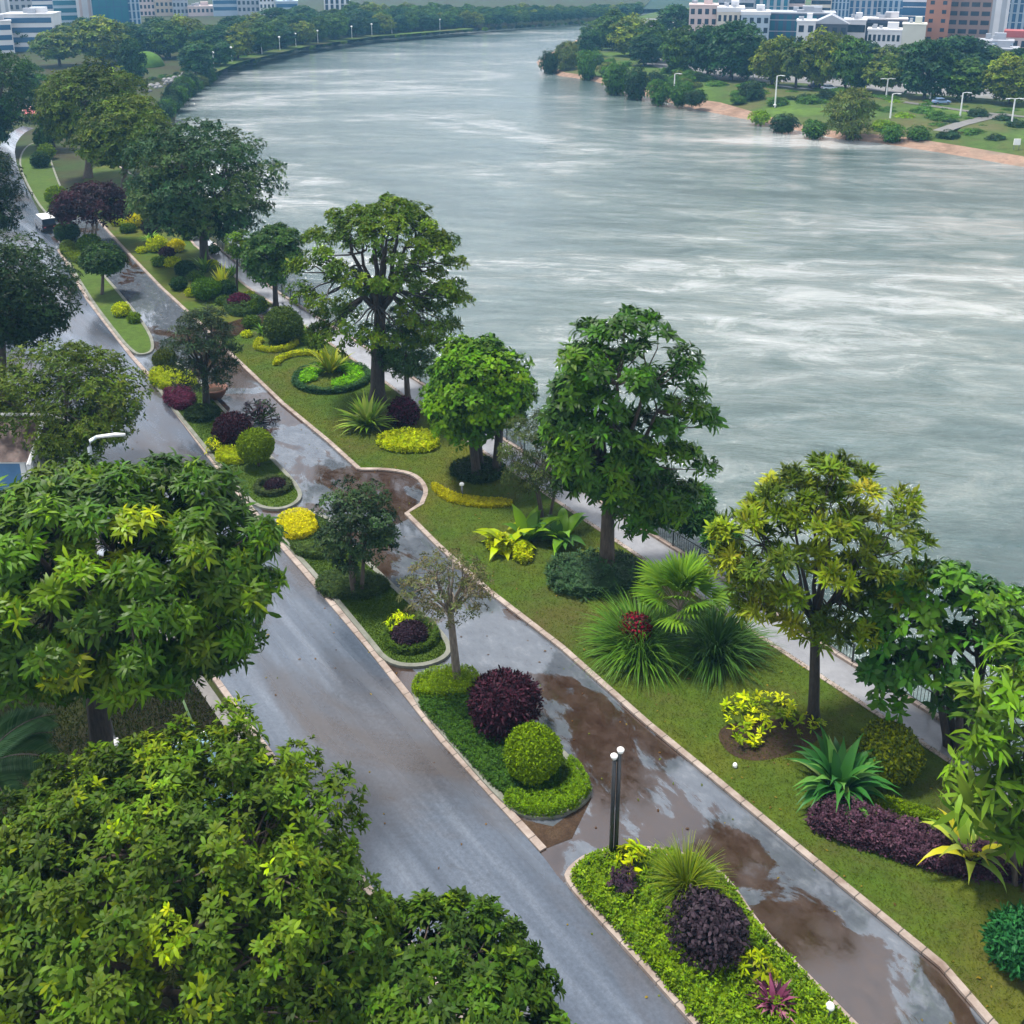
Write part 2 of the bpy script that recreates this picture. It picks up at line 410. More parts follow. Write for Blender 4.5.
def tubes_mesh(lines, n=6):
    V = []; T = []; k = 0
    for pts, rad in lines:
        pts = np.asarray(pts, float); m = len(pts); d = unit(np.gradient(pts, axis=0))
        ref = np.where(np.abs(d[:, 2:3]) < 0.9, [[0, 0, 1.0]], [[1.0, 0, 0]])
        e1 = unit(np.cross(d, ref)); e2 = np.cross(d, e1); t = np.arange(n) * 2 * math.pi / n
        ring = pts[:, None] + (np.cos(t)[None, :, None] * e1[:, None] + np.sin(t)[None, :, None] * e2[:, None]) * np.asarray(rad)[:, None, None]
        V.append(ring.reshape(-1, 3))
        i = np.arange(m - 1)[:, None] * n + np.arange(n)[None]; j = np.arange(m - 1)[:, None] * n + (np.arange(n)[None] + 1) % n
        q = np.stack([i, j, j + n, i + n], -1).reshape(-1, 4) + k
        T.append(q); k += m * n
    return np.vstack(V), np.vstack(T)
def curve(a, b_, sag, k=6, wob=0.0):
    t = np.linspace(0, 1, k)[:, None]; a = np.asarray(a); b_ = np.asarray(b_)
    mid = (a + b_) / 2 + np.asarray(sag)
    p = (1 - t) ** 2 * a + 2 * t * (1 - t) * mid + t ** 2 * b_
    if wob: p[1:-1] += rng.normal(0, wob, (k - 2, 3))
    return p

# ------------------------------------------------------------------ trees
def tree_mesh(root, c, r, trunk_top, cols, n_cl, cr, n_w, nl, L, W, leaf_mat=None, bark=None, trunk_r=0.25, n_limb=7,
              stems=1, lumps=0.22, shell=0.45, flat=0.75, clvar=0.22, wts=None, rounded=True, spread=0.55, low=-0.75, up=0.5, droop=0.2, twigs=True, tips=0.0):
    """c crown centre, r crown half sizes in the root's own space"""
    c = np.array(c, float); r = np.array(r, float)
    # clump centres, kept apart from each other
    cand = rdir(n_cl * 14); cand = cand[cand[:, 2] > low]
    ld = rdir(7); la = rng.uniform(-1, 1, 7)
    lump = 1 + lumps * (np.tanh(3 * cand @ ld.T) @ la) / 2.0
    rad = (shell + (1 - shell) * rng.uniform(0, 1, len(cand)) ** 0.6) * np.clip(lump, 0.55, 1.25)
    pts = cand * rad[:, None]
    keep = [0]; dmin = np.linalg.norm(pts - pts[0], axis=1)
    while len(keep) < min(n_cl, len(pts)):
        i = int(np.argmax(dmin * rng.uniform(0.75, 1, len(pts)))); keep.append(i); dmin = np.minimum(dmin, np.linalg.norm(pts - pts[i], axis=1))
    q = pts[keep] * (1 - cr * 0.55)
    Q = c + q * r
    rm = float(np.mean(r)); crad = cr * rm * rng.uniform(0.7, 1.25, len(Q))
    # the clumps together fill the crown's measured half sizes
    for ax in (0, 1, 2):
        lo, hi = np.percentile(Q[:, ax], (1.5, 98.5)); want = max(r[ax] - 0.75 * crad.mean() * (flat if ax == 2 else 1.0), 0.3 * r[ax])
        Q[:, ax] = c[ax] + np.clip((Q[:, ax] - lo) / max(hi - lo, 1e-6) * 2 - 1, -1.04, 1.04) * want if ax < 2 or low < -0.4 else Q[:, ax]
    wv = np.array([max(r[ax] - 0.75 * crad.mean() * (flat if ax == 2 else 1.0), 0.3 * r[ax]) for ax in (0, 1, 2)])
    e_ = np.linalg.norm((Q - c) / wv, axis=1, keepdims=True); Q = c + (Q - c) / np.maximum(e_ / (rng.uniform(0.84, 1.08, e_.shape) * np.clip(1.02 + lumps * 0.55 * (np.tanh(2.5 * unit((Q - c) / wv) @ ld.T) @ la)[:, None] / 2.0, 0.68, 1.22)), 0.9)
    # wood
    lines = []
    base = np.array([0, 0, -0.15]); fork = np.array(trunk_top, float)
    stems_l = []
    for s in range(stems):
        if stems == 1: b0, f0, tr = base, fork, trunk_r
        else:
            a = 2 * math.pi * s / stems + rng.uniform(-.3, .3); o = np.array([math.cos(a), math.sin(a), 0])
            b0 = base + o * trunk_r * 1.3; f0 = fork + o * rm * 0.30 * rng.uniform(.6, 1.2) + np.array([0, 0, rng.uniform(-.2, .3) * rm]); tr = trunk_r * 0.6
        sag = np.array([rng.normal(0, .02), rng.normal(0, .02), 0]) * np.linalg.norm(f0 - b0)
        p = curve(b0, f0, sag, 7); rr = np.linspace(tr * 1.0, tr * 0.72, 7); rr[0] *= 1.35; lines.append((p, rr)); stems_l.append((f0, tr * 0.72))
    ends = []
    dl = rdir(n_limb * 4); dl = dl[dl[:, 2] > -0.15]
    kk = [0]; dm = np.linalg.norm(dl - dl[0], axis=1)
    while len(kk) < min(n_limb, len(dl)):
        i = int(np.argmax(dm)); kk.append(i); dm = np.minimum(dm, np.linalg.norm(dl - dl[i], axis=1))
    for i in kk:
        f0, tr = stems_l[rng.integers(len(stems_l))]
        e = c + dl[i] * r * 0.5
        p = curve(f0, e, np.array([0, 0, 0.05 * rm]) + (e - f0) * [0.15, 0.15, -0.05], 7, 0.012 * rm)
        lines.append((p, np.linspace(tr * 0.62, tr * 0.22, 7))); ends.append(p)
    allp = np.vstack([p[2:] for p in ends])
    if twigs:
        for k, qq in enumerate(Q):
            j = int(np.argmin(np.linalg.norm(allp - qq, axis=1) + 0.3 * np.maximum(0, allp[:, 2] - qq[2])))
            p = curve(allp[j], qq, np.array([0, 0, -0.06 * np.linalg.norm(qq - allp[j])]), 5, 0.02 * rm)
            lines.append((p, np.linspace(trunk_r * 0.13, trunk_r * 0.04, 5)))
    V, Qd = tubes_mesh(lines, 7)
    tk = mesh_np("trunk", V, np.zeros((0, 3)), bark or M_BARK, None, root, True, Qd)
    # leaves
    lb = LB()
    ci = np.repeat(np.arange(len(Q)), n_w); n = len(ci)
    d = rdir(n); d[:, 2] = np.where(d[:, 2] < -0.3, -d[:, 2] * 0.6, d[:, 2])
    P = Q[ci] + unit(d) * (rng.uniform(0.25, 1, (n, 1)) ** 0.45) * crad[ci][:, None] * np.array([1, 1, flat])
    A = unit(d) * 0.75 + unit((P - c) / r) * 0.55 + np.array([0, 0, up]) + rng.normal(0, 0.22, (n, 3))
    cl = colours(len(Q), cols, clvar, wts)
    C = np.clip(cl[ci] * (1 + rng.normal(0, 0.14, (n, 1))) * (1 + rng.normal(0, 0.05, (n, 3))), 0.003, 0.9)
    if tips: C = np.clip(C * np.where((rng.random(n) < tips)[:, None], np.array([[2.1, 1.75, 1.2]]), 1.0), 0, .6)
    whorls(lb, P, A, nl, L * rng.uniform(0.8, 1.2, n), W, C, spread, rounded=rounded, droop=droop)
    cw = lb.build("crown", leaf_mat or M_LEAF, root)
    return tk, cw

def tree(name, label, cat, base, box, cols, group=None, fork=0.25, Lpx=6.0, ry=1.0, seed=0, **k):
    """base: foot of the trunk, box: crown bounds, both in plan units of the photograph's sight lines"""
    global rng
    rng = np.random.default_rng(zlib.crc32(label.encode()) + seed)
    B = G(*base); x0, y0, x1, y1 = box
    Cc = at_dist((x0 + x1) / 2, (y0 + y1) / 2, B.y); s = MPP(Cc); ph = dep_angle(Cc)
    rx = ((x1 - x0) / 2 - 0.25 * Lpx) * s; hh = ((y1 - y0) / 2 - 0.25 * Lpx) * s; ryy = rx * ry
    rz2 = hh * hh - (ryy * math.sin(ph)) ** 2
    rz = math.sqrt(rz2) / math.cos(ph) if rz2 > (0.5 * rx * math.cos(ph)) ** 2 else 0.5 * rx
    c = Cc - B
    if c.z - rz < 0.3: pass
    root = empty(name, B, label, cat, group)
    tz = max(c.z - rz * (1 - 2 * fork), c.z * 0.3); tt = (c.x * tz / max(c.z, .1), 0, tz)
    k.setdefault("trunk_r", 0.035 * (c.z + rz))
    tree_mesh(root, (c.x, c.y, c.z), (rx, ryy, rz), tt, cols, L=Lpx * s, **k)
    return root

# ------------------------------------------------------------------ garden plants
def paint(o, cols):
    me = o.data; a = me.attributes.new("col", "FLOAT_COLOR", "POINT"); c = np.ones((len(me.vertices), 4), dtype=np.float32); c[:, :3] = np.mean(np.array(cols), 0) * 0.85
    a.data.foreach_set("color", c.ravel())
def ball(name, label, cat, cpx, rpx, cols, Lpx=2.2, group=None, squash=0.92, lift=0.9, n=None, trunk=0.0, wts=None, shag=0.06, zb=0.1, core=(0.03, 0.04, 0.01), ratio=0.55):
    """a clipped globe of foliage; cpx its centre, rpx its radius"""
    P0 = G(*cpx); r = rpx * MPP(P0)
    Cc = G(cpx[0], cpx[1], zb + r * squash * lift + trunk); s = MPP(Cc); r = rpx * s
    root = empty(name, (Cc.x, Cc.y, zb - 0.02), label, cat, group)
    cz = r * squash * lift + trunk; L = Lpx * s
    if n is None: n = int(min(9000, 14 * r * r * 4 / (L * L * ratio)))
    d = rdir(n); d = d[d[:, 2] > -0.8]; n = len(d)
    ld = rdir(9); lump = 1 + (0.075 + shag * 0.4) * (np.tanh(3 * d @ ld.T).sum(1) / 3)
    rad = (1 - shag * rng.uniform(0, 2.2, n) + 0.09 * rng.random(n) * (rng.random(n) < 0.08)) * lump
    P = d * rad[:, None] * np.array([r, r, r * squash]) + [0, 0, cz]
    D = d * 0.55 + rdir(n) * 0.8 + [0, 0, 0.2]
    lb = LB(); lb.leaves(P, D, d, L * rng.uniform(.7, 1.3, n), L * ratio, colours(n, cols, 0.2, wts), rounded=L / s > 3.2)
    lb.build("foliage", M_LEAF, root)
    mb = MB(); kc = 0.88 - shag * 1.3; prof = [(r * kc * math.sin(t), cz - r * squash * kc * math.cos(t)) for t in np.linspace(0.25, 3.05, 9)]
    if trunk > 0: mb.tube([(0, 0, -0.1), (0.02 * r, 0, cz * 0.6), (0, 0.02 * r, cz)], [0.09 * r, 0.07 * r, 0.05 * r])
    else:
        for a in range(5): mb.tube([(0, 0, -0.1), (0.5 * r * math.cos(a * 1.257), 0.5 * r * math.sin(a * 1.257), cz)], [0.05 * r, 0.03 * r], 5)
    mb.build("stem", M_BARK, root, True)
    V, T, Cq = [], [], []
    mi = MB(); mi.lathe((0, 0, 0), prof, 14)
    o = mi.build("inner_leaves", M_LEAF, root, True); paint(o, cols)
    return root
def bed_leaves(poly, h, Lm, cols, dens, zb, shape=1.0, wts=None, jit=0.35, hump=0.0, ratio=0.5, shag=0.08):
    area = 0.5 * abs(sum(poly[i - 1].x * poly[i].y - poly[i].x * poly[i - 1].y for i in range(len(poly))))
    n = int(min(22000, dens * area / (Lm * Lm))); P = sample_poly(poly, n)
    if not len(P): return None
    e = edge_dist(poly, P); w = h * shape
    z = h * np.sqrt(np.clip(1 - (1 - np.clip(e / max(w, 1e-3), 0, 1)) ** 2, 0, 1))
    z *= 1 + hump * np.sin(P[:, 0] * 1.7 + 1) * np.cos(P[:, 1] * 1.3) + 0.12 * np.sin(P[:, 0] * 4.1) * np.sin(P[:, 1] * 3.7)
    z = z - rng.uniform(0, 1, len(P)) ** 2 * h * 0.35 + rng.normal(0, shag, len(P)) * h
    S = np.column_stack([P, np.maximum(z, 0.02) + zb])
    per = sum((poly[i] - poly[i - 1]).length for i in range(len(poly))); ne = int(min(9000, dens * 1.1 * per * h / (Lm * Lm)))
    A_ = np.array([p[:2] for p in poly]); B_ = np.roll(A_, 1, 0); ln = np.linalg.norm(A_ - B_, axis=1); k = rng.choice(len(poly), ne, p=ln / ln.sum()); t = rng.random((ne, 1))
    E = B_[k] * (1 - t) + A_[k] * t; nn = np.column_stack([-(A_ - B_)[k][:, 1], (A_ - B_)[k][:, 0]]) / np.maximum(ln[k], 1e-6)[:, None]
    ze = rng.uniform(0.02, 0.8, ne); E = E + nn * (min(h * 0.30, 0.3) * ze[:, None] ** 2 + rng.normal(0.02, shag * 0.7, (ne, 1)) * h)
    return np.vstack([S, np.column_stack([E, ze * h + zb])])
def hedge(name, label, cat, poly_px, h, cols, Lpx=2.4, zb=0.1, group=None, dens=3.2, shape=1.0, smooth=2, wts=None, hump=0.05, world=None, nl=4, spread=0.6, ratio=0.45, core=None, shag=0.08):
    """low clipped planting filling an outline"""
    poly = orient(chaikin(GP(poly_px, zb), smooth) if world is None else world)
    c = sum(poly, Vector()) / len(poly); c.z = zb
    root = empty(name, (c.x, c.y, zb - 0.01), label, cat, group)
    s = MPP(c); L = Lpx * s
    pl = [p - c for p in poly]
    P = bed_leaves(pl, h, L, cols, dens * 1.3, 0.0, shape, wts, hump=hump, shag=shag)
    n = len(P); lb = LB()
    A = rdir(n) * 0.5 + [0, 0, 1.0]
    whorls(lb, P, A, nl, L * rng.uniform(.75, 1.25, n) * .62, ratio, colours(n, cols, 0.2, wts), spread, rounded=Lpx > 5)
    lb.build("foliage", M_LEAF, root)
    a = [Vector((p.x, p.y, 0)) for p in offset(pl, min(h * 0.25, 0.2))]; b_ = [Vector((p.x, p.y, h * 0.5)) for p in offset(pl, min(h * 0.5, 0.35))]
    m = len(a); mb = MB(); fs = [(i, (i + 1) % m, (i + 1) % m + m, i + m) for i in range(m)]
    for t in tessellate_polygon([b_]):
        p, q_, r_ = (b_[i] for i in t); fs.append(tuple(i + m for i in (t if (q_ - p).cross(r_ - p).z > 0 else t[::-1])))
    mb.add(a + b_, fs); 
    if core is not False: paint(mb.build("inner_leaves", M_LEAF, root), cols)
    return root
def ring_hedge(name, label, cat, cpx, rx_px, w, h, cols, a0=0, a1=360, Lpx=2.2, zb=0.1, group=None, **k):
    c = G(*cpx, zb); r = rx_px * MPP(c); w = w * r
    closed = a1 - a0 >= 359
    if not closed:
        ang = np.radians(np.linspace(a0, a1, 28))
        poly = [c + Vector((math.cos(t) * r, math.sin(t) * r, 0)) for t in ang] + [c + Vector((math.cos(t) * (r - w), math.sin(t) * (r - w), 0)) for t in ang[::-1]]
        return hedge(name, label, cat, None, h, cols, Lpx, zb, group, world=poly, **k)
    ang = np.radians(np.linspace(0, 358, 40))
    poly = [c + Vector((math.cos(t) * r, math.sin(t) * r, 0)) for t in ang] + [c + Vector((r, -0.001 * r, 0))] + [c + Vector((r - w, -0.001 * r, 0))] + [c + Vector((math.cos(t) * (r - w), math.sin(t) * (r - w), 0)) for t in ang[::-1]]
    return hedge(name, label, cat, None, h, cols, Lpx, zb, group, world=poly, **k)
def blades(lb, P0, az, el0, L, W, C, bend, segs=6, taper=0.7, fold=0.15):
    """long arching strap leaves: start P0, azimuth az, starting elevation el0, length, width, bend (radians lost towards the tip)"""
    n = len(az); t = np.linspace(0, 1, segs + 1)
    el = el0[:, None] - bend[:, None] * t[None] ** 1.4
    dl = (L / segs)[:, None]
    hx = np.cos(el) * dl; hz = np.sin(el) * dl
    cx = np.cumsum(hx, 1) - hx; cz = np.cumsum(hz, 1) - hz
    dirx, diry = np.cos(az)[:, None], np.sin(az)[:, None]
    X = P0[:, 0:1] + cx * dirx; Y = P0[:, 1:2] + cx * diry; Z = P0[:, 2:3] + cz
    w = (W[:, None] * np.sin(np.clip(0.18 + 0.9 * t[None] ** taper, 0, 1.0) * math.pi) ** 0.7 * 0.5); w[:, -1] = 0.004
    sx, sy = -diry, dirx
    mid = np.stack([X, Y, Z], -1); sd = np.stack([np.broadcast_to(sx, w.shape) * w, np.broadcast_to(sy, w.shape) * w, w * fold * 2], -1)
    sd2 = sd * np.array([-1, -1, 1])
    V = np.stack([mid + sd, mid, mid + sd2], 2).reshape(n, -1, 3)       # n, (segs+1)*3
    T = []
    for i in range(segs):
        for a in (0, 1):
            p = i * 3 + a; T += [(p, p + 1, p + 4), (p, p + 4, p + 3)]
    T = np.array(T); k = (segs + 1) * 3
    lb.raw(V.reshape(-1, 3), (np.arange(n)[:, None, None] * k + T[None]).reshape(-1, 3), np.repeat(C, k, 0))
def strap_plant(name, label, cat, bpx, n, Lpx, Wpx, cols, group=None, el=(0.5, 1.35), bend=(0.8, 1.8), zb=0.1, core=0.12, stem=0.0, wts=None, fold=0.15, taper=0.7, m=None, parts=None):
    B = G(*bpx, zb); s = MPP(B)
    root = empty(name, B, label, cat, group)
    lb = LB(); az = rng.uniform(0, 6.283, n); e = rng.uniform(*el, n); L = Lpx * s * rng.uniform(.7, 1.1, n)
    P0 = np.column_stack([np.cos(az) * core * Lpx * s * rng.uniform(0, 1, n), np.sin(az) * core * Lpx * s * rng.uniform(0, 1, n), np.full(n, stem) - 0.02])
    blades(lb, P0, az, e, L, np.full(n, Wpx * s), colours(n, cols, 0.15, wts), rng.uniform(*bend, n), fold=fold, taper=taper)
    lb.build("leaves", m or M_LEAFG, root)
    mb = MB(); rb = max(0.05 * Lpx * s, 0.05); mb.lathe((0, 0, -0.1), [(rb, 0), (rb * 1.1, 0.12 + stem * .3), (rb * .8, 0.15 + stem * 1.0), (rb * .3, 0.3 + stem)], 10); mb.build("stem", M_BARK, root, True)
    return root
def rosette_bush(name, label, cat, cpx, wpx, hgt, cols, n_w=40, nl=9, Lpx=6, W=0.3, group=None, zb=0.1, wts=None, spread=0.5, flat=1.0, m=None):
    """leafy bush made of whorls on short stems"""
    B = G(cpx[0], cpx[1], zb); s = MPP(B); r = wpx / 2 * s
    root = empty(name, B, label, cat, group)
    d = rdir(n_w); d[:, 2] = np.abs(d[:, 2]); rad = rng.uniform(0.45, 1, (n_w, 1)) ** 0.5
    P = d * rad * [r, r, hgt] * 0.9 + [0, 0, hgt * 0.08]
    lb = LB(); whorls(lb, P, d * [1, 1, 0.6] + [0, 0, 0.6], nl, Lpx * s * rng.uniform(.8, 1.2, n_w), W, colours(n_w, cols, 0.15, wts), spread, droop=0.25)
    lb.build("foliage", m or M_LEAF, root)
    lines = [(curve([0, 0, -0.1], p, [0, 0, 0.05 * hgt], 4), np.linspace(0.02 * r + .01, 0.01 * r + .005, 4)) for p in P[:60]]
    V, Q = tubes_mesh(lines, 5); mesh_np("stem", V, np.zeros((0, 3)), M_BARK, None, root, True, Q)
    return root
def palm(name, label, bpx, cz, n, Lpx, cols, n_leaf=30, leaf_px=14, trunk_r=0.3, group=None, zb=0.0, cat="palm"):
    B = G(*bpx, zb); s = MPP(B + Vector((0, 0, cz))); root = empty(name, B, label, cat, group)
    mb = MB(); mb.tube([(0, 0, -0.2), (0.05, 0, cz * .5), (0, 0, cz)], [trunk_r * 1.2, trunk_r, trunk_r * .9], 10); mb.build("trunk", M_BARKL, root, True)
    for k in range(n):
        az = k * 2.4 + rng.uniform(-.2, .2); e0 = rng.uniform(0.35, 1.25); bend = rng.uniform(1.0, 1.7); L = Lpx * s * rng.uniform(.85, 1.1)
        t = np.linspace(0, 1, 16); el = e0 - bend * t ** 1.3; dl = L / 15
        x = np.cumsum(np.cos(el) * dl) - math.cos(e0) * dl; z = np.cumsum(np.sin(el) * dl) - math.sin(e0) * dl + cz
        rach = np.column_stack([x * math.cos(az), x * math.sin(az), z])
        lb = LB(); ts = np.linspace(0.12, 0.99, n_leaf)
        pts = np.column_stack([np.interp(ts, t, rach[:, a]) for a in range(3)]); tan = unit(np.column_stack([np.interp(ts, t, np.gradient(rach[:, a])) for a in range(3)]))
        side = np.array([-math.sin(az), math.cos(az), 0]); up = np.cross(tan, side); up *= np.sign(up[:, 2:3] + 1e-6)
        ll = leaf_px * s * np.sin(np.clip(ts * 0.85 + .18, 0, 1) * math.pi) ** 0.5
        for sg in (-1, 1):
            D = tan * 0.55 + sg * side * 0.9 + up * 0.22
            lb.leaves(pts, D, up, ll, ll * 0.11, colours(n_leaf, cols, 0.12), rounded=False, droop=0.25)
        f = lb.build("frond", M_LEAF, root)
        V, Q = tubes_mesh([(rach, np.linspace(0.03, 0.008, 16) * max(1, L / 3))], 5)
        mesh_np("midrib", V, np.zeros((0, 3)), M_BARKL, None, f, True, Q)
    return root
def fan_palm(name, label, bpx, n, stalk_px, Lpx, cols, group=None, zb=0.1, cz=0.2, el=(0.3, 1.3)):
    """short palm with round fan leaves"""
    B = G(*bpx, zb); s = MPP(B); root = empty(name, B, label, "palm", group)
    mb = MB(); mb.lathe((0, 0, -0.1), [(0.2, 0), (0.22, cz * .6), (0.14, cz + .1), (0.03, cz + .15)], 10); mb.build("trunk", M_BARK, root, True)
    for k in range(n):
        az = k * 2.4 + rng.uniform(-.2, .2); e = rng.uniform(*el); d = np.array([math.cos(az) * math.cos(e), math.sin(az) * math.cos(e), math.sin(e)])
        tip = d * stalk_px * s * rng.uniform(.8, 1.1) + [0, 0, cz]
        lb = LB(); m = 15; a = np.linspace(-1.35, 1.35, m); side = np.array([-math.sin(az), math.cos(az), 0]); up = np.cross(d, side); up *= np.sign(up[2] + 1e-6)
        D = np.cos(a)[:, None] * d + np.sin(a)[:, None] * side + up * 0.08
        L = Lpx * s * (0.75 + .25 * np.cos(a)) * rng.uniform(.9, 1.1, m)
        lb.leaves(np.repeat(tip[None], m, 0), D, np.repeat(up[None], m, 0), L, L * 0.10, colours(m, cols, .12), droop=0.35, rounded=True)
        f = lb.build("frond", M_LEAF, root)
        V, Q = tubes_mesh([(curve([0, 0, cz], tip, [0, 0, .1]), np.linspace(0.02, 0.012, 6))], 5); mesh_np("stalk", V, np.zeros((0, 3)), M_BARKL, None, f, True, Q)
    return root
M_TWIG = plain("inner_twigs", (0.022, 0.026, 0.010), 0.9, 0, 0.4, 4)

# colours of foliage (albedo)
MID = [(0.060, 0.115, 0.014), (0.075, 0.14, 0.018), (0.05, 0.10, 0.016), (0.12, 0.18, 0.02)]
OLIVE = [(0.07, 0.105, 0.014), (0.085, 0.13, 0.016), (0.055, 0.09, 0.014)]
DARK = [(0.022, 0.055, 0.014), (0.03, 0.068, 0.014), (0.02, 0.045, 0.013)]
DEEP = [(0.018, 0.038, 0.013), (0.024, 0.048, 0.014), (0.03, 0.055, 0.017)]
FRESH = [(0.062, 0.135, 0.011), (0.08, 0.16, 0.012), (0.048, 0.108, 0.011)]
LIME = [(0.40, 0.46, 0.008), (0.48, 0.52, 0.008), (0.30, 0.40, 0.010)]
YELLOW = [(0.52, 0.48, 0.010), (0.58, 0.53, 0.012), (0.42, 0.42, 0.012)]
YGREEN = [(0.13, 0.21, 0.012), (0.17, 0.26, 0.014), (0.10, 0.17, 0.012)]
PURPLE = [(0.032, 0.010, 0.018), (0.045, 0.014, 0.022), (0.024, 0.010, 0.016)]
VIOLET = [(0.028, 0.016, 0.026), (0.04, 0.022, 0.034), (0.05, 0.03, 0.04)]
PLUM = [(0.10, 0.02, 0.05), (0.07, 0.015, 0.035)]
TAN = [(0.11, 0.12, 0.05), (0.14, 0.13, 0.06), (0.09, 0.11, 0.04)]

# ================================================================== THE SETTING
WZ = -3.0
def flat(name, pts, z, m, skirt=0.0): return sheet(name, pts, z, m, skirt)
water = flat("river", [(-2200, -400), (2200, -400), (2200, 2600), (-2200, 2600)], WZ, M_WATER)
bed = flat("riverbed", [(-2200, -400), (2200, -400), (2200, 2600), (-2200, 2600)], WZ - 2.5, M_SOIL)

# near bank, from the promenade's outer edge at the right to the far end of the left bank
edge_px = [(934, 713), (841, 655), (735, 585), (634, 522), (560, 474), (500, 436), (430, 388), (340, 330), (285, 296), (240, 264), (215, 244)]
near_edge = [G(1180, 868)] + GP(edge_px)
far_shore_px = [(196, 205), (172, 165), (163, 122), (172, 96), (190, 80), (212, 71), (240, 62), (300, 48), (370, 38), (470, 30), (560, 24), (600, 20.5), (640, 18)]
far_shore = GP(far_shore_px, WZ)
back = [Vector((-900, 1500, 0)), Vector((-1200, 300, 0)), Vector((-300, -60, 0)), Vector((90, -60, 0)), Vector((70, 10, 0))]
ground_poly = near_edge + [Vector((p.x - 1.2, p.y, 0)) for p in far_shore] + [Vector((220, 1500, 0))] + back
flat("ground", ground_poly, -0.05, M_GROUND, 4.0)
# sloping bank between the edge and the water
run = [Vector((p.x, p.y, 0)) for p in near_edge] + [Vector((p.x, p.y, 0)) for p in far_shore]
outer = offset(run, -3.2, False)
mb = MB(); n = len(run)
mb.add([(p.x, p.y, -0.1) for p in run] + [(p.x, p.y, WZ - 0.6) for p in outer], [(i, i + n, i + n + 1, i + 1) for i in range(n - 1)])
struct(mb.build("river_bank", M_GROUND))

# lawn of the park
B_px = [(1010, 1040), (945, 965), (787, 836), (700, 764), (651, 724), (564, 647), (490, 590), (440, 545), (409, 514)]
bulge = [(424, 505), (430, 490), (417, 474), (388, 469), (361, 469)]
B2_px = [(330, 441), (285, 404), (240, 361), (200, 322), (162, 287), (137, 261), (109, 231), (92, 212)]
P_in = [(1120, 878), (970, 774), (804, 665), (745, 626), (656, 567), (584, 519), (510, 469), (449, 428), (380, 378), (320, 336), (271, 302), (248, 287), (225, 268), (196, 246), (172, 214), (140, 180), (110, 160)]
Bw = GP(B_px) + chaikin(GP(bulge), 2, False) + GP(B2_px)
lawn_poly = Bw + [G(80, 190), G(88, 172)] + GP(P_in)[::-1]
flat("lawn", lawn_poly, 0.09, M_LAWN, 0.3)
strip("kerb", Bw, 0.32, 0.0, 0.125, M_KERB)
strip("kerb", GP(P_in), 0.28, 0.0, 0.125, M_KERB)
# promenade
prom = GP(P_in) + near_edge[::-1][0:0] + [Vector((p.x, p.y, 0)) for p in near_edge[::-1]]
flat("promenade", prom, 0.02, M_PROM)
strip("kerb", near_edge, 0.35, 0.0, 0.18, M_KERB)
# cross path over the lawn
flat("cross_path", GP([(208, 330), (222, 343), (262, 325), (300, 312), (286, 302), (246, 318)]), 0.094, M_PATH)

# road and walkway
road_left = [(640, 1240), (476, 1030), (284, 769), (228, 692), (130, 556), (42, 430), (-20, 342), (-14, 280), (-4, 235), (2, 205), (-4, 170), (-2, 148), (8, 134), (22, 126)]
A_px = [(860, 1220), (690, 1023), (562, 882), (539, 850), (440, 742), (367, 649), (300, 570), (264, 529), (217, 470), (147, 376), (130, 357), (86, 300), (57, 250), (39, 212), (29, 192), (17, 167), (14, 147), (22, 134), (34, 128)]
road_poly = chaikin(GP(road_left), 1, False) + chaikin(GP(A_px), 1, False)[::-1]
flat("road", road_poly, -0.015, M_ROAD)
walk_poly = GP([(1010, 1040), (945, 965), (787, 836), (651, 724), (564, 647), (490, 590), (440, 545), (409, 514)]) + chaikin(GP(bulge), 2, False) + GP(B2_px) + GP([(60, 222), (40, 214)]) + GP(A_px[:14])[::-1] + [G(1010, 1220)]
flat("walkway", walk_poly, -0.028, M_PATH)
strip("kerb", chaikin(GP([(640, 1240), (476, 1030), (284, 769), (228, 692), (130, 556), (42, 430)]), 1, False), 0.30, -0.02, 0.10, M_KERB)
flat("pavement", GP([(620, 1240), (460, 1032), (270, 771), (214, 692), (116, 556), (28, 430)]) + GP([(590, 1240), (446, 1034), (256, 773), (200, 692), (102, 556), (16, 430)])[::-1], 0.03, M_WALK)
flat("lawn", GP([(590, 1240), (446, 1034), (256, 773), (200, 692), (102, 556), (16, 430), (-60, 330), (-160, 330), (-420, 700), (-300, 1240)]), 0.0, ground_material("soil_and_painted_shade", [(0.010, 0.008, 0.006), (0.016, 0.017, 0.005), (0.028, 0.040, 0.006)], 0.12, 1.4))  # dark soil and grass, darkened further to paint in the shade under the trees
# flush kerb line along the road between the islands
strip("kerb", GP([(540, 852), (440, 742), (367, 649), (300, 570), (264, 529), (217, 470), (147, 376), (130, 357), (86, 300), (57, 250)]), -0.34, -0.02, 0.06, M_KERB)
flat("dirt_verge", GP([(541, 850), (517, 818), (553, 826), (592, 797), (572, 838)]), -0.020, M_SOIL)

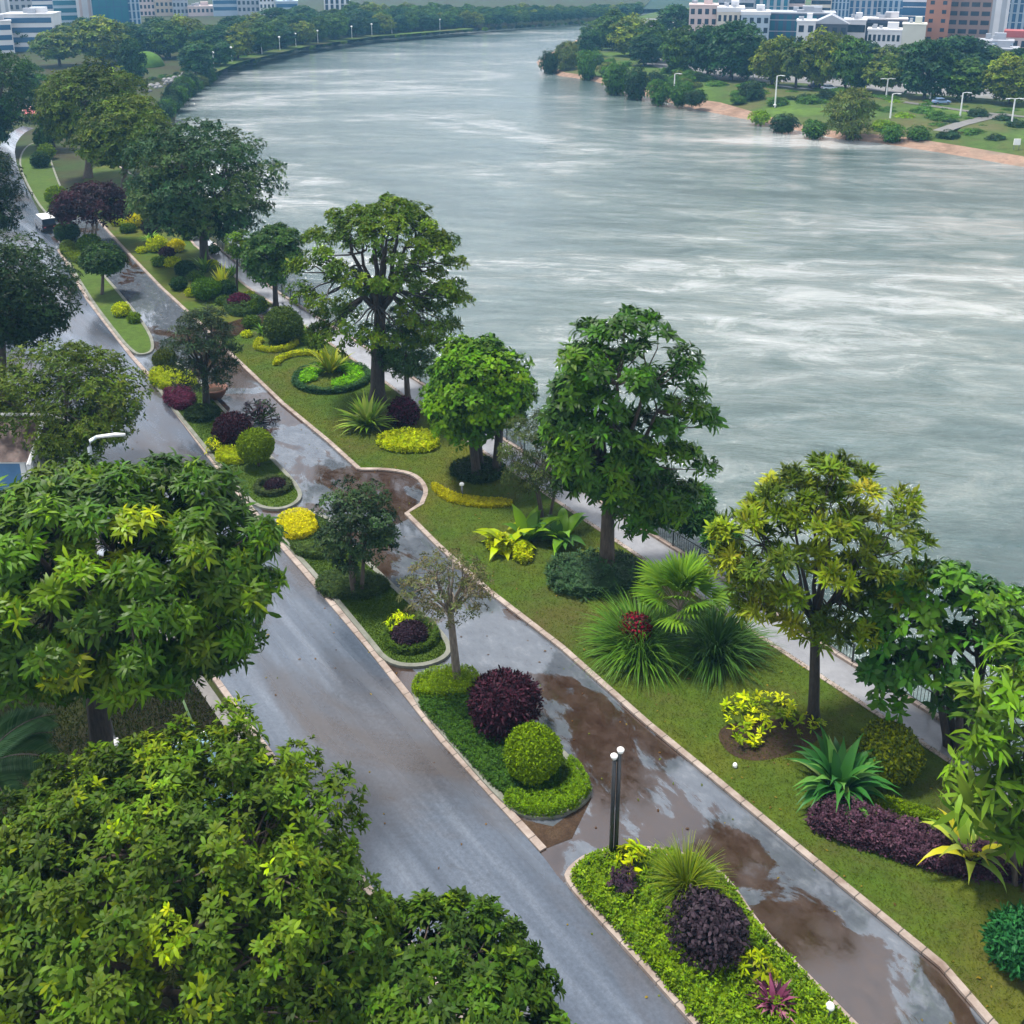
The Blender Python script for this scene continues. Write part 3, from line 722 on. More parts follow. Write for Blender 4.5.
def island(pts, it=2, m=M_LAWNI, km=M_KERBD, kw=0.28):
    poly = orient(chaikin(GP(pts), it))
    strip("kerb", poly, kw, -0.03, 0.14, km, True)
    flat("lawn", offset(poly, kw * 0.8), 0.10, m); return poly
isl_A = island(km=M_KERB, kw=0.42, pts=[(562, 883), (568, 868), (590, 853), (640, 846), (700, 858), (730, 880), (762, 930), (830, 998), (905, 1075), (980, 1180), (840, 1190), (692, 1026), (625, 950)])
isl_B = island([(411, 700), (413, 684), (437, 670), (466, 668), (500, 690), (545, 735), (578, 765), (594, 788), (586, 806), (556, 820), (522, 819), (500, 803), (450, 746)])
isl_C = island([(272, 532), (274, 520), (300, 508), (335, 520), (350, 545), (392, 584), (424, 614), (453, 644), (449, 660), (420, 670), (386, 666), (368, 643), (318, 582)])
isl_D = island([(150, 382), (150, 370), (165, 358), (190, 370), (226, 412), (276, 461), (303, 491), (301, 503), (282, 512), (256, 509), (240, 494), (217, 466)])
isl_E = island([(60, 250), (72, 240), (92, 262), (118, 290), (150, 330), (156, 350), (146, 356), (132, 355), (110, 328), (88, 298)])
isl_F = island([(30, 192), (18, 166), (22, 150), (34, 142), (48, 150), (58, 180), (70, 205), (60, 222), (44, 214)])

# right bank
shore_px = [(1300, 212), (1120, 184), (1024, 167), (950, 154), (880, 143), (840, 139), (800, 131), (760, 122), (715, 113), (690, 108), (660, 100), (620, 88), (590, 80), (560, 76), (540, 68), (537, 62), (548, 54), (570, 44), (590, 32), (606, 22.5), (660, 12)]
shore = GP(shore_px, WZ)
sand_w = [3, 4, 5, 5, 6, 2.5, 2, 3, 7, 9, 3, 2, 2, 2, 3, 3, 3, 3, 3, 3, 3]
inner1 = [p + (offset(shore, -w, False)[i] - p) for i, (p, w) in enumerate(zip(shore, sand_w))]
inner1 = [Vector((p.x, p.y, WZ + 1.0)) for p in inner1]
inner2 = offset(inner1, -12, False); inner2 = [Vector((p.x, p.y, -0.3)) for p in inner2]
def band(name, a, b_, m):
    n = len(a); mb = MB(); mb.add(list(a) + list(b_), [(i, i + 1, i + n + 1, i + n) for i in range(n - 1)])
    o = mb.build(name, m); 
    return struct(o)
pre = [Vector((p.x, p.y, WZ - 1.0)) for p in offset(shore, 4, False)]
band("sand_bank", pre, [Vector((p.x, p.y, WZ + 0.05)) for p in shore], M_SAND)
band("sand_bank", [Vector((p.x, p.y, WZ + 0.05)) for p in shore], inner1, M_SAND)
band("grass_slope", [p + Vector((0, 0, -0.0)) for p in inner1], inner2, M_BANKG)
right_poly = [p for p in inner2] + [Vector((260, 900, 0)), Vector((900, 900, 0)), Vector((900, 60, 0))]
flat("riverside_ground", right_poly, -0.3, M_BANKG, 0)
flat("city_ground", GP([(640, 62), (700, 78), (800, 82), (900, 92), (1024, 100), (1300, 120), (1700, 20), (640, 18)], 0), -0.24, M_CITY)
flat("far_ground", [(-1500, 705), (1500, 705), (1500, 2500), (-1500, 2500)], -0.6, ground_material("far_woods_ground", [(0.015, 0.04, 0.025), (0.022, 0.05, 0.03), (0.03, 0.055, 0.03)], 0.02, 0.1))
def path_strip(name, px, w, z, m):
    a = GP(px, z); l = offset(a, w / 2, False); r_ = offset(a, -w / 2, False)
    return flat(name, l + r_[::-1], z, m)
path_strip("riverside_path", [(880, 97), (905, 102), (940, 107), (975, 112), (1040, 118), (1120, 126)], 2.6, -0.2, M_WALK)
path_strip("ramp_path", [(940, 131), (960, 124), (985, 118), (1010, 114)], 3.2, -0.19, M_WALK)
path_strip("riverside_path", [(740, 84), (780, 86), (830, 91), (880, 97)], 2.6, -0.2, M_WALK)

# far hills
def hill(px0, px1, top_px, Y, dep, col, seed):
    r2 = np.random.default_rng(seed); m = 60; xs = np.linspace(px0, px1, m); mb = MB(); vs = []
    f = lambda t, k: math.sin(t * 3.1 + k) * .5 + math.sin(t * 7.3 + 2 * k) * .25 + math.sin(t * 17 + k) * .1
    rows = [(0, 0), (.35, .6), (.7, .92), (1, 1), (1.5, .7), (2.2, 0)]
    for i, x in enumerate(xs):
        top = at_dist(x, top_px, Y).z * (0.75 + 0.3 * f(i / m * 3, seed))
        for a, b_ in rows:
            P = at_dist(x, 0, Y + a * dep); vs.append((P.x, P.y, -4 + b_ * (top + 4) * (1 + .03 * r2.normal())))
    k = len(rows); fs = [(i * k + j, (i + 1) * k + j, (i + 1) * k + j + 1, i * k + j + 1) for i in range(m - 1) for j in range(k - 1)]
    mb.add(vs, fs); return struct(mb.build("hill", col, None, True))
M_HILL = ground_material("wooded_hill", [(0.015, 0.04, 0.025), (0.022, 0.05, 0.03), (0.03, 0.055, 0.03)], 0.02, 0.1)
hill(150, 900, -22, 1250, 250, M_HILL, 3)
hill(-200, 1400, -60, 1900, 400, M_HILL, 8)

# ================================================================== TREES NEAR THE CAMERA
W1 = [.5, .25, .15, .1]
def T(*a, **k): return tree(*a, **k)
T("broadleaf_tree", "big bushy yellow-green tree filling the bottom left corner", "tree", (150, 1110), (-80, 744, 362, 1120), [(0.052, 0.092, 0.011), (0.068, 0.112, 0.013), (0.04, 0.075, 0.011), (0.14, 0.20, 0.02)],
  Lpx=10, n_cl=290, cr=0.115, n_w=44, nl=8, W=0.34, wts=[.5, .3, .17, .03], spread=0.6, flat=1.5, lumps=0.4, shell=0.7, clvar=0.25, tips=0.10)
T("broadleaf_tree", "low dark green tree at the bottom edge, its twigs reaching over the grey road", "tree", (425, 1150), (290, 902, 556, 1120), [(0.05, 0.10, 0.013), (0.065, 0.125, 0.015), (0.04, 0.08, 0.013), (0.12, 0.19, 0.02)],
  Lpx=10, n_cl=150, cr=0.13, n_w=40, nl=8, W=0.34, wts=[.5, .3, .17, .03], spread=0.6, flat=1.4, lumps=0.4, shell=0.65, tips=0.10)
T("broadleaf_tree", "wide dark glossy tree with drooping fingered leaves over the left edge of the road", "tree", (108, 800), (-112, 462, 278, 686), [(0.038, 0.085, 0.008), (0.052, 0.11, 0.009), (0.08, 0.145, 0.010), (0.15, 0.21, 0.012)],
  Lpx=12.5, n_cl=210, cr=0.12, n_w=32, nl=10, W=0.23, tips=0.07, wts=[.45, .33, .2, .02], leaf_mat=M_LEAFG, bark=M_BARKD, ry=0.7, droop=0.35, lumps=0.5, spread=0.45, low=-0.55, flat=0.8, shell=0.7, clvar=0.25)
T("dense_tree", "round fine-leaved olive tree at the left edge above the brown roof", "tree", (66, 476), (-20, 343, 145, 474), OLIVE + [(0.11, 0.16, 0.02)],
  Lpx=4.2, n_cl=90, cr=0.30, n_w=75, nl=5, W=0.45, spread=0.5, rounded=False)
T("dense_tree", "dark tree with pointed tops overhanging the road at the left edge", "tree", (0, 400), (-75, 232, 77, 376), DEEP,
  Lpx=3.8, n_cl=130, cr=0.30, n_w=70, nl=5, W=0.45, rounded=False, lumps=0.5)
T("dense_tree", "narrow dark tree cut by the left edge, beside the bend of the road", "tree", (-22, 262), (-70, 140, 22, 246), DEEP,
  Lpx=3.2, n_cl=80, cr=0.34, n_w=60, nl=5, W=0.45, rounded=False, lumps=0.4)
T("dense_tree", "tall dark blue-green tree at the upper left edge above the red awnings", "tree", (-6, 150), (-45, 48, 40, 138), DARK,
  Lpx=3.0, n_cl=60, cr=0.30, n_w=60, nl=5, W=0.45, rounded=False)
T("slim_tree", "feathery dark tree leaning over the purple bed at the head of the middle island", "tree", (207, 410), (164, 296, 242, 392), [(0.028, 0.05, 0.022), (0.038, 0.06, 0.028), (0.05, 0.07, 0.04)],
  Lpx=5.0, n_cl=60, cr=0.26, n_w=24, nl=6, W=0.22, rounded=False, shell=0.3, fork=0.15, bark=M_BARKD, low=-0.9)
T("purple_tree", "dark purple-leaved tree beside the far end of the road", "tree", (90, 246), (50, 180, 129, 238), PURPLE,
  Lpx=3.2, n_cl=50, cr=0.32, n_w=55, nl=5, W=0.45, rounded=False, fork=0.1, stems=4, bark=M_BARKL, low=-0.35)
T("clipped_tree", "small tree with a clipped mushroom crown on the far island", "tree", (102, 295), (80, 243, 127, 279), [(0.035, 0.075, 0.018), (0.045, 0.09, 0.02)],
  Lpx=2.6, n_cl=60, cr=0.34, n_w=50, nl=5, W=0.5, rounded=False, lumps=0.05, shell=0.7, flat=1.0)
T("dense_tree", "tall round olive tree rising behind the other park trees, nearest the skyline", "tree", (88, 178), (36, 58, 150, 152), OLIVE,
  Lpx=3.4, n_cl=90, cr=0.28, n_w=70, nl=5, W=0.5, rounded=False)
T("dense_tree", "broad yellowish-topped tree between the tall round tree and the dark riverside tree", "tree", (122, 205), (75, 96, 178, 176), OLIVE + [(0.10, 0.14, 0.02)],
  Lpx=3.6, n_cl=90, cr=0.28, n_w=70, nl=5, W=0.5, rounded=False)
T("dense_tree", "big dark grey-green tree standing by the railing, touching the pale river", "tree", (205, 262), (126, 121, 278, 250), [(0.028, 0.06, 0.024), (0.036, 0.072, 0.026), (0.05, 0.085, 0.026)],
  Lpx=4.0, n_cl=110, cr=0.24, n_w=64, nl=5, W=0.5, rounded=False, shell=0.35, bark=M_BARKD)
T("slim_tree", "thin sapling with a small crown beside the promenade railing", "tree", (237, 294), (224, 230, 252, 262), MID,
  Lpx=3.0, n_cl=16, cr=0.4, n_w=30, nl=5, W=0.5, rounded=False, trunk_r=0.16, bark=M_BARKD)
T("dense_tree", "small mid-green tree at the edge of the promenade, left of the large airy tree", "tree", (276, 307), (242, 223, 304, 288), [(0.045, 0.095, 0.024), (0.055, 0.11, 0.026)],
  Lpx=3.6, n_cl=60, cr=0.28, n_w=50, nl=5, W=0.5, rounded=False, bark=M_BARKD)
T("airy_tree", "large airy tree whose dark branches show against the river", "tree", (378, 402), (288, 181, 475, 358), [(0.06, 0.10, 0.012), (0.08, 0.125, 0.014), (0.045, 0.08, 0.012)],
  Lpx=4.2, n_cl=120, cr=0.15, n_w=50, nl=5, W=0.5, rounded=False, shell=0.5, lumps=0.35, n_limb=12, bark=M_BARKD, low=-0.6, ry=0.75)
T("dense_tree", "soft grey-green tree behind the trunk of the large airy tree", "tree", (408, 398), (368, 308, 442, 386), [(0.045, 0.085, 0.028), (0.055, 0.095, 0.03)],
  Lpx=3.6, n_cl=50, cr=0.30, n_w=55, nl=5, W=0.35, rounded=False, shell=0.2)
T("dense_tree", "bright green domed tree on a round planted bed", "tree", (485, 474), (421, 336, 542, 446), FRESH,
  Lpx=5.5, n_cl=80, cr=0.28, n_w=48, nl=6, W=0.5, fork=0.12, low=-0.5, stems=3, trunk_r=0.6, bark=M_BARKD, up=0.6)
T("slim_tree", "wispy olive tree with fine drooping twigs, left of the tall dark tree", "tree", (545, 520), (494, 414, 586, 505), [(0.05, 0.075, 0.022), (0.065, 0.09, 0.026)],
  Lpx=4.0, n_cl=60, cr=0.22, n_w=40, nl=5, W=0.22, rounded=False, shell=0.15, stems=3, trunk_r=0.2)
T("broadleaf_tree", "tall dark green tree with a stout brown trunk beside the promenade", "tree", (607, 570), (514, 318, 708, 538), [(0.036, 0.092, 0.009), (0.05, 0.115, 0.010), (0.03, 0.075, 0.009), (0.075, 0.15, 0.012)],
  Lpx=9.5, n_cl=130, cr=0.155, n_w=26, nl=8, W=0.28, shell=0.4, lumps=0.6, clvar=0.3, trunk_r=0.5, fork=0.2, bark=M_BARK, ry=0.6, low=-0.5, spread=0.4, leaf_mat=M_LEAFG)
T("broadleaf_tree", "open olive-yellow tree with upright leaf rosettes and a forked dark trunk", "tree", (813, 720), (706, 459, 926, 640), [(0.10, 0.15, 0.016), (0.14, 0.185, 0.018), (0.075, 0.115, 0.016), (0.26, 0.29, 0.035)],
  Lpx=11, n_cl=80, cr=0.14, n_w=20, nl=12, W=0.20, ry=0.6, low=-0.7, shell=0.5, lumps=0.55, wts=[.4, .3, .2, .1], fork=0.05, bark=M_BARKD, trunk_r=0.30, spread=0.95, droop=0.2, n_limb=10)
T("broadleaf_tree", "many-stemmed bright green tree at the right edge on the river side of the promenade", "tree", (958, 745), (860, 556, 1060, 712), [(0.038, 0.105, 0.014), (0.055, 0.135, 0.016), (0.028, 0.08, 0.014), (0.085, 0.18, 0.02)],
  Lpx=12, n_cl=62, cr=0.19, n_w=14, nl=8, W=0.36, shell=0.5, stems=6, trunk_r=0.35, fork=0.25, bark=M_BARKD, spread=0.5, leaf_mat=M_LEAFG, low=-0.45, ry=0.65, lumps=0.4)
T("slim_tree", "small multi-twigged dark green tree on the ringed bed of the middle island", "tree", (357, 594), (314, 479, 402, 572), [(0.035, 0.065, 0.025), (0.045, 0.08, 0.028), (0.028, 0.05, 0.02)],
  Lpx=5.0, n_cl=60, cr=0.24, n_w=26, nl=6, W=0.32, shell=0.2, stems=3, trunk_r=0.22, bark=M_BARK, fork=0.15)
T("bare_tree", "thinly leaved small tree with bare brown branches on the near island", "tree", (458, 684), (398, 546, 498, 636), TAN,
  Lpx=3.6, n_cl=90, cr=0.14, n_w=15, nl=4, W=0.35, rounded=False, shell=0.35, n_limb=14, trunk_r=0.24, fork=0.2, bark=M_BARKL, low=-0.4, lumps=0.1)
T("broadleaf_tree", "light green long-leaved shrub tree cut by the right edge of the picture", "shrub", (1022, 885), (950, 640, 1110, 850), [(0.10, 0.19, 0.02), (0.14, 0.24, 0.03), (0.07, 0.14, 0.02), (0.22, 0.30, 0.04)],
  Lpx=24, n_cl=34, cr=0.2, n_w=5, nl=11, W=0.2, ry=0.6, wts=[.4, .3, .2, .1], spread=0.6, droop=0.5, stems=4, trunk_r=0.2, low=-0.9)
palm("palm_tree", "palm with long feathery blue-green fronds at the left edge", (-6, 860), 4.4, 18, 95, [(0.08, 0.17, 0.065), (0.10, 0.20, 0.08), (0.13, 0.24, 0.10)], n_leaf=44, leaf_px=30, trunk_r=0.3)

# bushes on the bank beyond the railing
for (cx, cy, r_, nm) in ((688, 512, 36, "largest of the dark bushes on the river bank beyond the railing"), (722, 540, 20, "low fern-green bush on the bank, right end of the bushes beyond the railing"), (655, 492, 18, "small bush on the river bank behind the tall dark tree"), (448, 372, 14, "small bush hanging over the river beside the bright green domed tree")):
    P = G(cx, cy, -0.2); s = MPP(P)
    root = empty("bank_bush", (P.x, P.y, -1.6), nm, "bush", "bushes on the bank beyond the railing")
    tree_mesh(root, (0, 0, 1.5), (r_ * s, r_ * s * .8, r_ * s * .7), (0, 0, 0.8), [(0.05, 0.12, 0.025), (0.075, 0.16, 0.03), (0.045, 0.12, 0.02)], 34, 0.34, 38, 6, 6.0 * s, 0.3, rounded=False, trunk_r=0.15, low=-0.5)

# ================================================================== PLANTING ON THE ISLANDS
HG = [(0.12, 0.20, 0.016), (0.15, 0.25, 0.02), (0.085, 0.16, 0.016), (0.19, 0.29, 0.026)]
# nearest island
hedge("ground_cover", "knee-high light green planting that fills the nearest island by the bottom edge", "hedge", [(570, 884), (576, 872), (594, 858), (640, 852), (698, 863), (726, 884), (756, 932), (822, 1000), (895, 1080), (960, 1170), (845, 1175), (700, 1024), (630, 944)], 0.7, HG, Lpx=6, dens=3.4, hump=0.12)
rosette_bush("yellow_shrub", "lime-yellow tufted shrub beside the twin lamp post", "shrub", (630, 866), 30, 1.1, LIME, n_w=26, nl=9, Lpx=8, zb=0.6)
rosette_bush("purple_shrub", "small dark purple shrub under the lime tuft near the twin lamp post", "shrub", (624, 884), 30, 0.8, VIOLET, n_w=30, nl=8, Lpx=7, zb=0.6)
strap_plant("grass_clump", "round arching clump of fine yellow-green grass on the nearest island", "ornamental grass", (686, 888), 420, 50, 1.3, [(0.10, 0.17, 0.018), (0.15, 0.22, 0.02), (0.22, 0.27, 0.03)], el=(0.25, 1.4), bend=(0.5, 1.3), zb=0.75)
ball("purple_shrub", "loose blackish-purple globe shrub on the nearest island", "shrub", (714, 925), 39, [(0.03, 0.02, 0.028), (0.05, 0.034, 0.046), (0.075, 0.054, 0.068)], Lpx=6, shag=0.22, zb=0.3, squash=0.78)
rosette_bush("yellow_shrub", "bright yellow-green tuft next to the pink-leaved plant", "shrub", (757, 976), 38, 1.0, [(0.26, 0.32, 0.02), (0.32, 0.38, 0.03), (0.2, 0.27, 0.02)], n_w=26, nl=10, Lpx=9, W=0.25, zb=0.6)
strap_plant("pink_leaf_plant", "rosette of pink and maroon leaves at the foot of the nearest island", "plant", (774, 1004), 60, 28, 6, [(0.20, 0.06, 0.11), (0.11, 0.03, 0.06), (0.28, 0.12, 0.17), (0.05, 0.015, 0.03)], el=(0.3, 1.3), bend=(0.3, 1.0), zb=0.6)
# near island with the two globes
hedge("ground_cover", "dark green ground cover beneath the purple and yellow-green globes", "hedge", [(414, 702), (430, 695), (480, 690), (520, 715), (560, 760), (560, 790), (520, 800), (500, 796), (452, 742)], 0.35, [(0.035, 0.085, 0.012), (0.05, 0.11, 0.014), (0.028, 0.065, 0.012)], Lpx=4)
hedge("clipped_hedge", "low yellow-green mound of clipped hedge at the foot of the bare tree", "hedge", [(411, 692), (416, 680), (440, 671), (470, 671), (482, 682), (476, 696), (450, 702), (420, 700)], 0.7, YGREEN, Lpx=2.6, shape=1.6)
hedge("clipped_hedge", "light green clipped border curving round the tip of the island with two globes", "hedge", [(502, 802), (510, 792), (530, 797), (555, 796), (572, 780), (566, 760), (576, 762), (590, 784), (589, 796), (572, 812), (548, 818), (520, 815)], 0.55, [(0.10, 0.18, 0.014), (0.13, 0.22, 0.016), (0.08, 0.15, 0.014)], Lpx=3.2, smooth=2)
ball("purple_globe", "large wine-purple globe bush on the near island", "bush", (505, 701), 35, PURPLE + [(0.06, 0.018, 0.03)], Lpx=5.5, ratio=0.35, shag=0.12, lift=0.82)
ball("green_globe", "smooth clipped yellow-green globe bush in front of the purple one", "bush", (535, 753), 28, [(0.13, 0.21, 0.012), (0.17, 0.26, 0.015), (0.10, 0.175, 0.012)], Lpx=3.2, shag=0.05, lift=1.0)
# middle island with planter
hedge("yellow_bush", "flat-topped bright yellow bush at the head of the middle island", "bush", [(276, 531), (278, 520), (290, 514), (308, 513), (318, 522), (316, 534), (300, 541), (284, 539)], 0.6, YELLOW, Lpx=2.6, shape=0.8)
hedge("clipped_hedge", "thin dark hedge curving between the yellow bush and the ringed tree", "hedge", [(288, 545), (300, 548), (330, 546), (342, 550), (338, 558), (312, 560), (296, 556)], 0.6, [(0.05, 0.085, 0.02), (0.07, 0.11, 0.025)], Lpx=3)
hedge("clipped_hedge", "round dark low hedge around the foot of the small twiggy tree", "hedge", [(315, 582), (330, 574), (360, 573), (385, 580), (392, 590), (370, 600), (335, 600), (318, 594)], 0.55, [(0.03, 0.055, 0.018), (0.04, 0.07, 0.02), (0.055, 0.085, 0.02)], Lpx=3.2)
ring_hedge("clipped_hedge", "small green hedge ring round the yellow and purple planting of the middle island", "hedge", (411, 637), 28, 0.22, 0.55, [(0.055, 0.10, 0.016), (0.075, 0.13, 0.018)], Lpx=2.6)
rosette_bush("yellow_shrub", "lime shrub inside the small hedge ring", "shrub", (399, 628), 28, 0.9, LIME, n_w=26, nl=8, Lpx=6)
ball("purple_shrub", "low purple cushion shrub inside the small hedge ring", "shrub", (409, 634), 17, VIOLET, Lpx=3, squash=0.55, shag=0.1)
# long middle island
ball("green_globe", "olive globe bush at the far tip of the long island, by the road junction", "bush", (165, 359), 11, [(0.075, 0.10, 0.014), (0.09, 0.12, 0.016)], Lpx=2, shag=0.05, lift=1.0)
hedge("yellow_bush", "lime ground cover below the olive globe on the long island", "hedge", [(148, 378), (156, 372), (180, 374), (198, 380), (196, 390), (172, 392), (154, 388)], 0.9, [(0.32, 0.40, 0.01), (0.40, 0.46, 0.01), (0.22, 0.30, 0.01)], Lpx=3)
hedge("purple_bed", "plum-red bed at the road side of the long island", "flower bed", [(162, 396), (178, 390), (196, 394), (194, 408), (178, 412), (166, 404)], 0.9, PLUM, Lpx=2.6)
hedge("clipped_hedge", "dark green low hedge at the foot of the feathery dark tree", "hedge", [(182, 418), (192, 410), (214, 408), (222, 414), (212, 422), (194, 424)], 0.7, [(0.03, 0.06, 0.02), (0.045, 0.08, 0.02)], Lpx=2.8)
o = MB(); Pp = G(216, 398, 0.1); root = empty("clay_pot", Pp, "low terracotta pot beside the feathery dark tree", "plant pot"); o.lathe((0, 0, 0), [(0.5, 0), (0.85, 0.5), (0.95, 0.75), (1.05, 0.78), (1.05, 0.95), (0.9, 0.95), (0.85, 0.7), (0.1, 0.68)], 18); o.build("bowl", plain("terracotta", (0.16, 0.07, 0.045), 0.7), root, True)
o = MB(); o.lathe((0, 0, 0), [(0.86, 0.66), (0.5, 0.76), (0.02, 0.8)], 14); o.build("earth", M_SOIL, root)
ball("purple_globe", "maroon globe bush next to the green globe on the long island", "bush", (233, 430), 19, PURPLE, Lpx=2.6, shag=0.08)
rosette_bush("purple_shrub", "dark purple spiky shrub by the walkway behind the maroon globe", "shrub", (260, 420), 42, 1.9, VIOLET + DEEP, n_w=60, nl=7, Lpx=6, W=0.25)
rosette_bush("yellow_shrub", "bright lime tuft left of the maroon globe", "shrub", (215, 452), 20, 1.3, LIME, n_w=30, nl=8, Lpx=4)
hedge("yellow_bush", "low lime planting in front of the maroon and green globes", "hedge", [(214, 460), (222, 452), (240, 452), (250, 460), (240, 466), (222, 465)], 0.8, [(0.32, 0.42, 0.01), (0.40, 0.47, 0.01)], Lpx=3)
ball("green_globe", "clipped light green globe on a short stem on the long island", "bush", (257, 444), 18, [(0.12, 0.185, 0.014), (0.15, 0.22, 0.016)], Lpx=2.3, shag=0.05, lift=1.0, trunk=0.5)
ring_hedge("clipped_hedge", "round clipped ring of hedge at the tip of the long island", "hedge", (273, 488), 19, 0.28, 0.55, [(0.06, 0.09, 0.03), (0.085, 0.12, 0.04)], Lpx=2.2)
ball("purple_shrub", "dark purple cushion inside the round hedge ring of the long island", "shrub", (273, 485), 10, VIOLET, Lpx=2.4, squash=0.6, shag=0.1)
# far islands
for (cx, cy, r_, cols, lb_) in ((67, 232, 12, DARK, "dark green round bush by the far road junction"), (88, 243, 11, MID, "mid-green round bush left of the clipped mushroom tree"), (122, 310, 8, LIME, "small lime bush on the far island's lawn"), (134, 318, 6, YGREEN, "small yellow-green bush next to the small lime bush"),
                         (40, 160, 9, DARK, "dark round bush on the farthest island"), (46, 152, 8, YGREEN, "yellow-green round bush on the farthest island"), (56, 196, 11, YGREEN, "bright bush beside the far road, below the farthest bushes"), (62, 212, 9, VIOLET, "dark bush beside the purple tree"), (40, 140, 7, FRESH, "green bush at the far end of the road")):
    ball("round_bush", lb_, "bush", (cx, cy), r_, cols, Lpx=2.2, shag=0.12, squash=0.85)
hedge("yellow_bush", "low yellow-green planting at the road side of the far island", "hedge", [(58, 250), (66, 242), (80, 248), (92, 262), (84, 266), (70, 262)], 0.7, [(0.10, 0.15, 0.014), (0.13, 0.19, 0.016)], Lpx=2.4)

# ================================================================== PLANTING ON THE PARK LAWN
hedge("round_bed", "dark green bed of leafy ground cover round the stout brown trunk", "flower bed", [(545, 580), (552, 566), (580, 560), (618, 560), (644, 570), (646, 584), (620, 598), (580, 600), (554, 594)], 1.0, [(0.035, 0.075, 0.03), (0.05, 0.10, 0.04), (0.03, 0.06, 0.025)], Lpx=8, nl=6, ratio=0.3, dens=2.6, zb=0.09)
strap_plant("grass_clump", "large fountain of drooping green grass right of the stout trunk bed", "ornamental grass", (640, 650), 700, 62, 1.6, [(0.06, 0.14, 0.02), (0.08, 0.18, 0.025), (0.115, 0.215, 0.03)], el=(0.3, 1.45), bend=(0.9, 1.9), zb=0.09, core=0.35)
strap_plant("grass_clump", "second dark fountain of grass behind the fan palm", "ornamental grass", (715, 652), 600, 60, 1.6, [(0.05, 0.12, 0.02), (0.07, 0.15, 0.025)], el=(0.3, 1.45), bend=(0.9, 1.9), zb=0.09, core=0.35)
fan_palm("fan_palm", "bushy fan palm with spiky leaves between the grass fountains", (678, 645), 34, 34, 26, [(0.08, 0.17, 0.022), (0.11, 0.21, 0.028), (0.14, 0.24, 0.03)], zb=0.09, cz=2.2, el=(0.25, 1.45))
ball("red_flower_bush", "small bush with red flowers in front of the fan palm", "bush", (637, 628), 15, [(0.22, 0.02, 0.035), (0.10, 0.015, 0.025), (0.05, 0.08, 0.02)], Lpx=4, shag=0.12, zb=0.5)
B = G(770, 752, 0.1)
flat("planting_soil", chaikin(GP([(716, 738), (724, 726), (760, 722), (800, 718), (826, 726), (820, 742), (790, 756), (758, 764), (730, 758)], 0.0), 2), 0.10, M_SOIL)
k_ = 0
yr = rng.uniform(0, 1, 30)
poly_y = [(722, 712), (740, 700), (770, 694), (786, 704), (800, 718), (820, 722), (818, 734), (795, 734), (775, 732), (762, 742), (748, 752), (738, 748), (732, 730), (724, 722)]
hedge("croton_bed", "bright lime-yellow leafy bed beside the forked dark trunk", "flower bed", poly_y, 0.5, [(0.38, 0.44, 0.010), (0.46, 0.50, 0.012), (0.27, 0.36, 0.010), (0.14, 0.22, 0.012)], Lpx=11, nl=9, ratio=0.3, dens=1.15, zb=0.1, smooth=1, shag=0.2, core=False)
strap_plant("lily_clump", "clump of broad strap leaves arching over the dark purple hedge", "plant", (838, 790), 80, 62, 12, [(0.03, 0.11, 0.025), (0.045, 0.14, 0.03), (0.10, 0.22, 0.05), (0.20, 0.30, 0.09)], el=(0.55, 1.45), bend=(1.1, 2.2), zb=0.09, core=0.18, wts=[.4, .35, .15, .1])
ball("green_globe", "dark speckled globe bush by the promenade behind the strap-leaved clump", "bush", (890, 750), 30, [(0.11, 0.14, 0.012), (0.17, 0.20, 0.016), (0.06, 0.09, 0.012)], Lpx=4.2, shag=0.07, zb=0.09)
hedge("purple_hedge", "long blackish-purple hedge curving across the lawn at the right", "hedge", [(806, 826), (814, 810), (836, 804), (880, 820), (930, 838), (985, 854), (1060, 858), (1060, 884), (990, 884), (930, 872), (870, 852), (824, 838)], 1.0, [(0.04, 0.020, 0.030), (0.06, 0.030, 0.045), (0.09, 0.045, 0.065)], Lpx=5.5, zb=0.09, dens=3.6)
hedge("clipped_hedge", "thin green edging behind the long purple hedge", "hedge", [(858, 792), (872, 796), (920, 810), (950, 822), (944, 828), (905, 817), (862, 803)], 0.45, YGREEN, Lpx=4, zb=0.09)
strap_plant("strap_leaf_plant", "yellowing strap-leaved plant in front of the purple hedge at the right edge", "plant", (968, 868), 16, 66, 11, [(0.42, 0.40, 0.05), (0.30, 0.36, 0.06), (0.16, 0.26, 0.04)], el=(0.7, 1.3), bend=(1.3, 2.2), zb=0.09, core=0.1, stem=0.5)
ball("round_bush", "shaggy dark green bush cut by the right edge at the bottom", "bush", (1022, 944), 32, [(0.02, 0.09, 0.03), (0.03, 0.12, 0.035)], Lpx=8, shag=0.14, zb=0.09, ratio=0.3)
# big-leaved group mid-lawn
for (bx, by, n_, L_, W_, cols, lab) in ((527, 540, 18, 42, 13, [(0.10, 0.22, 0.03), (0.16, 0.30, 0.03)], "banana-like plant with upright broad leaves in the middle of the lawn"),
      (505, 546, 16, 36, 12, [(0.30, 0.40, 0.015), (0.40, 0.46, 0.02)], "lime broad-leaved plant at the left of the banana-like plant"),
      (562, 538, 16, 40, 12, [(0.05, 0.13, 0.025), (0.13, 0.26, 0.03)], "dark broad-leaved plant at the right of the banana-like plant")):
    strap_plant("broad_leaf_plant", lab, "plant", (bx, by), n_, L_, W_, cols, group="broad-leaved plants in the middle of the lawn", el=(0.4, 1.2), bend=(0.8, 1.7), zb=0.09, taper=0.9)
hedge("yellow_bush", "lime clipped cushion at the foot of the banana-like plant", "bush", [(484, 546), (500, 540), (514, 546), (512, 556), (494, 556)], 0.9, LIME, Lpx=4, zb=0.09)
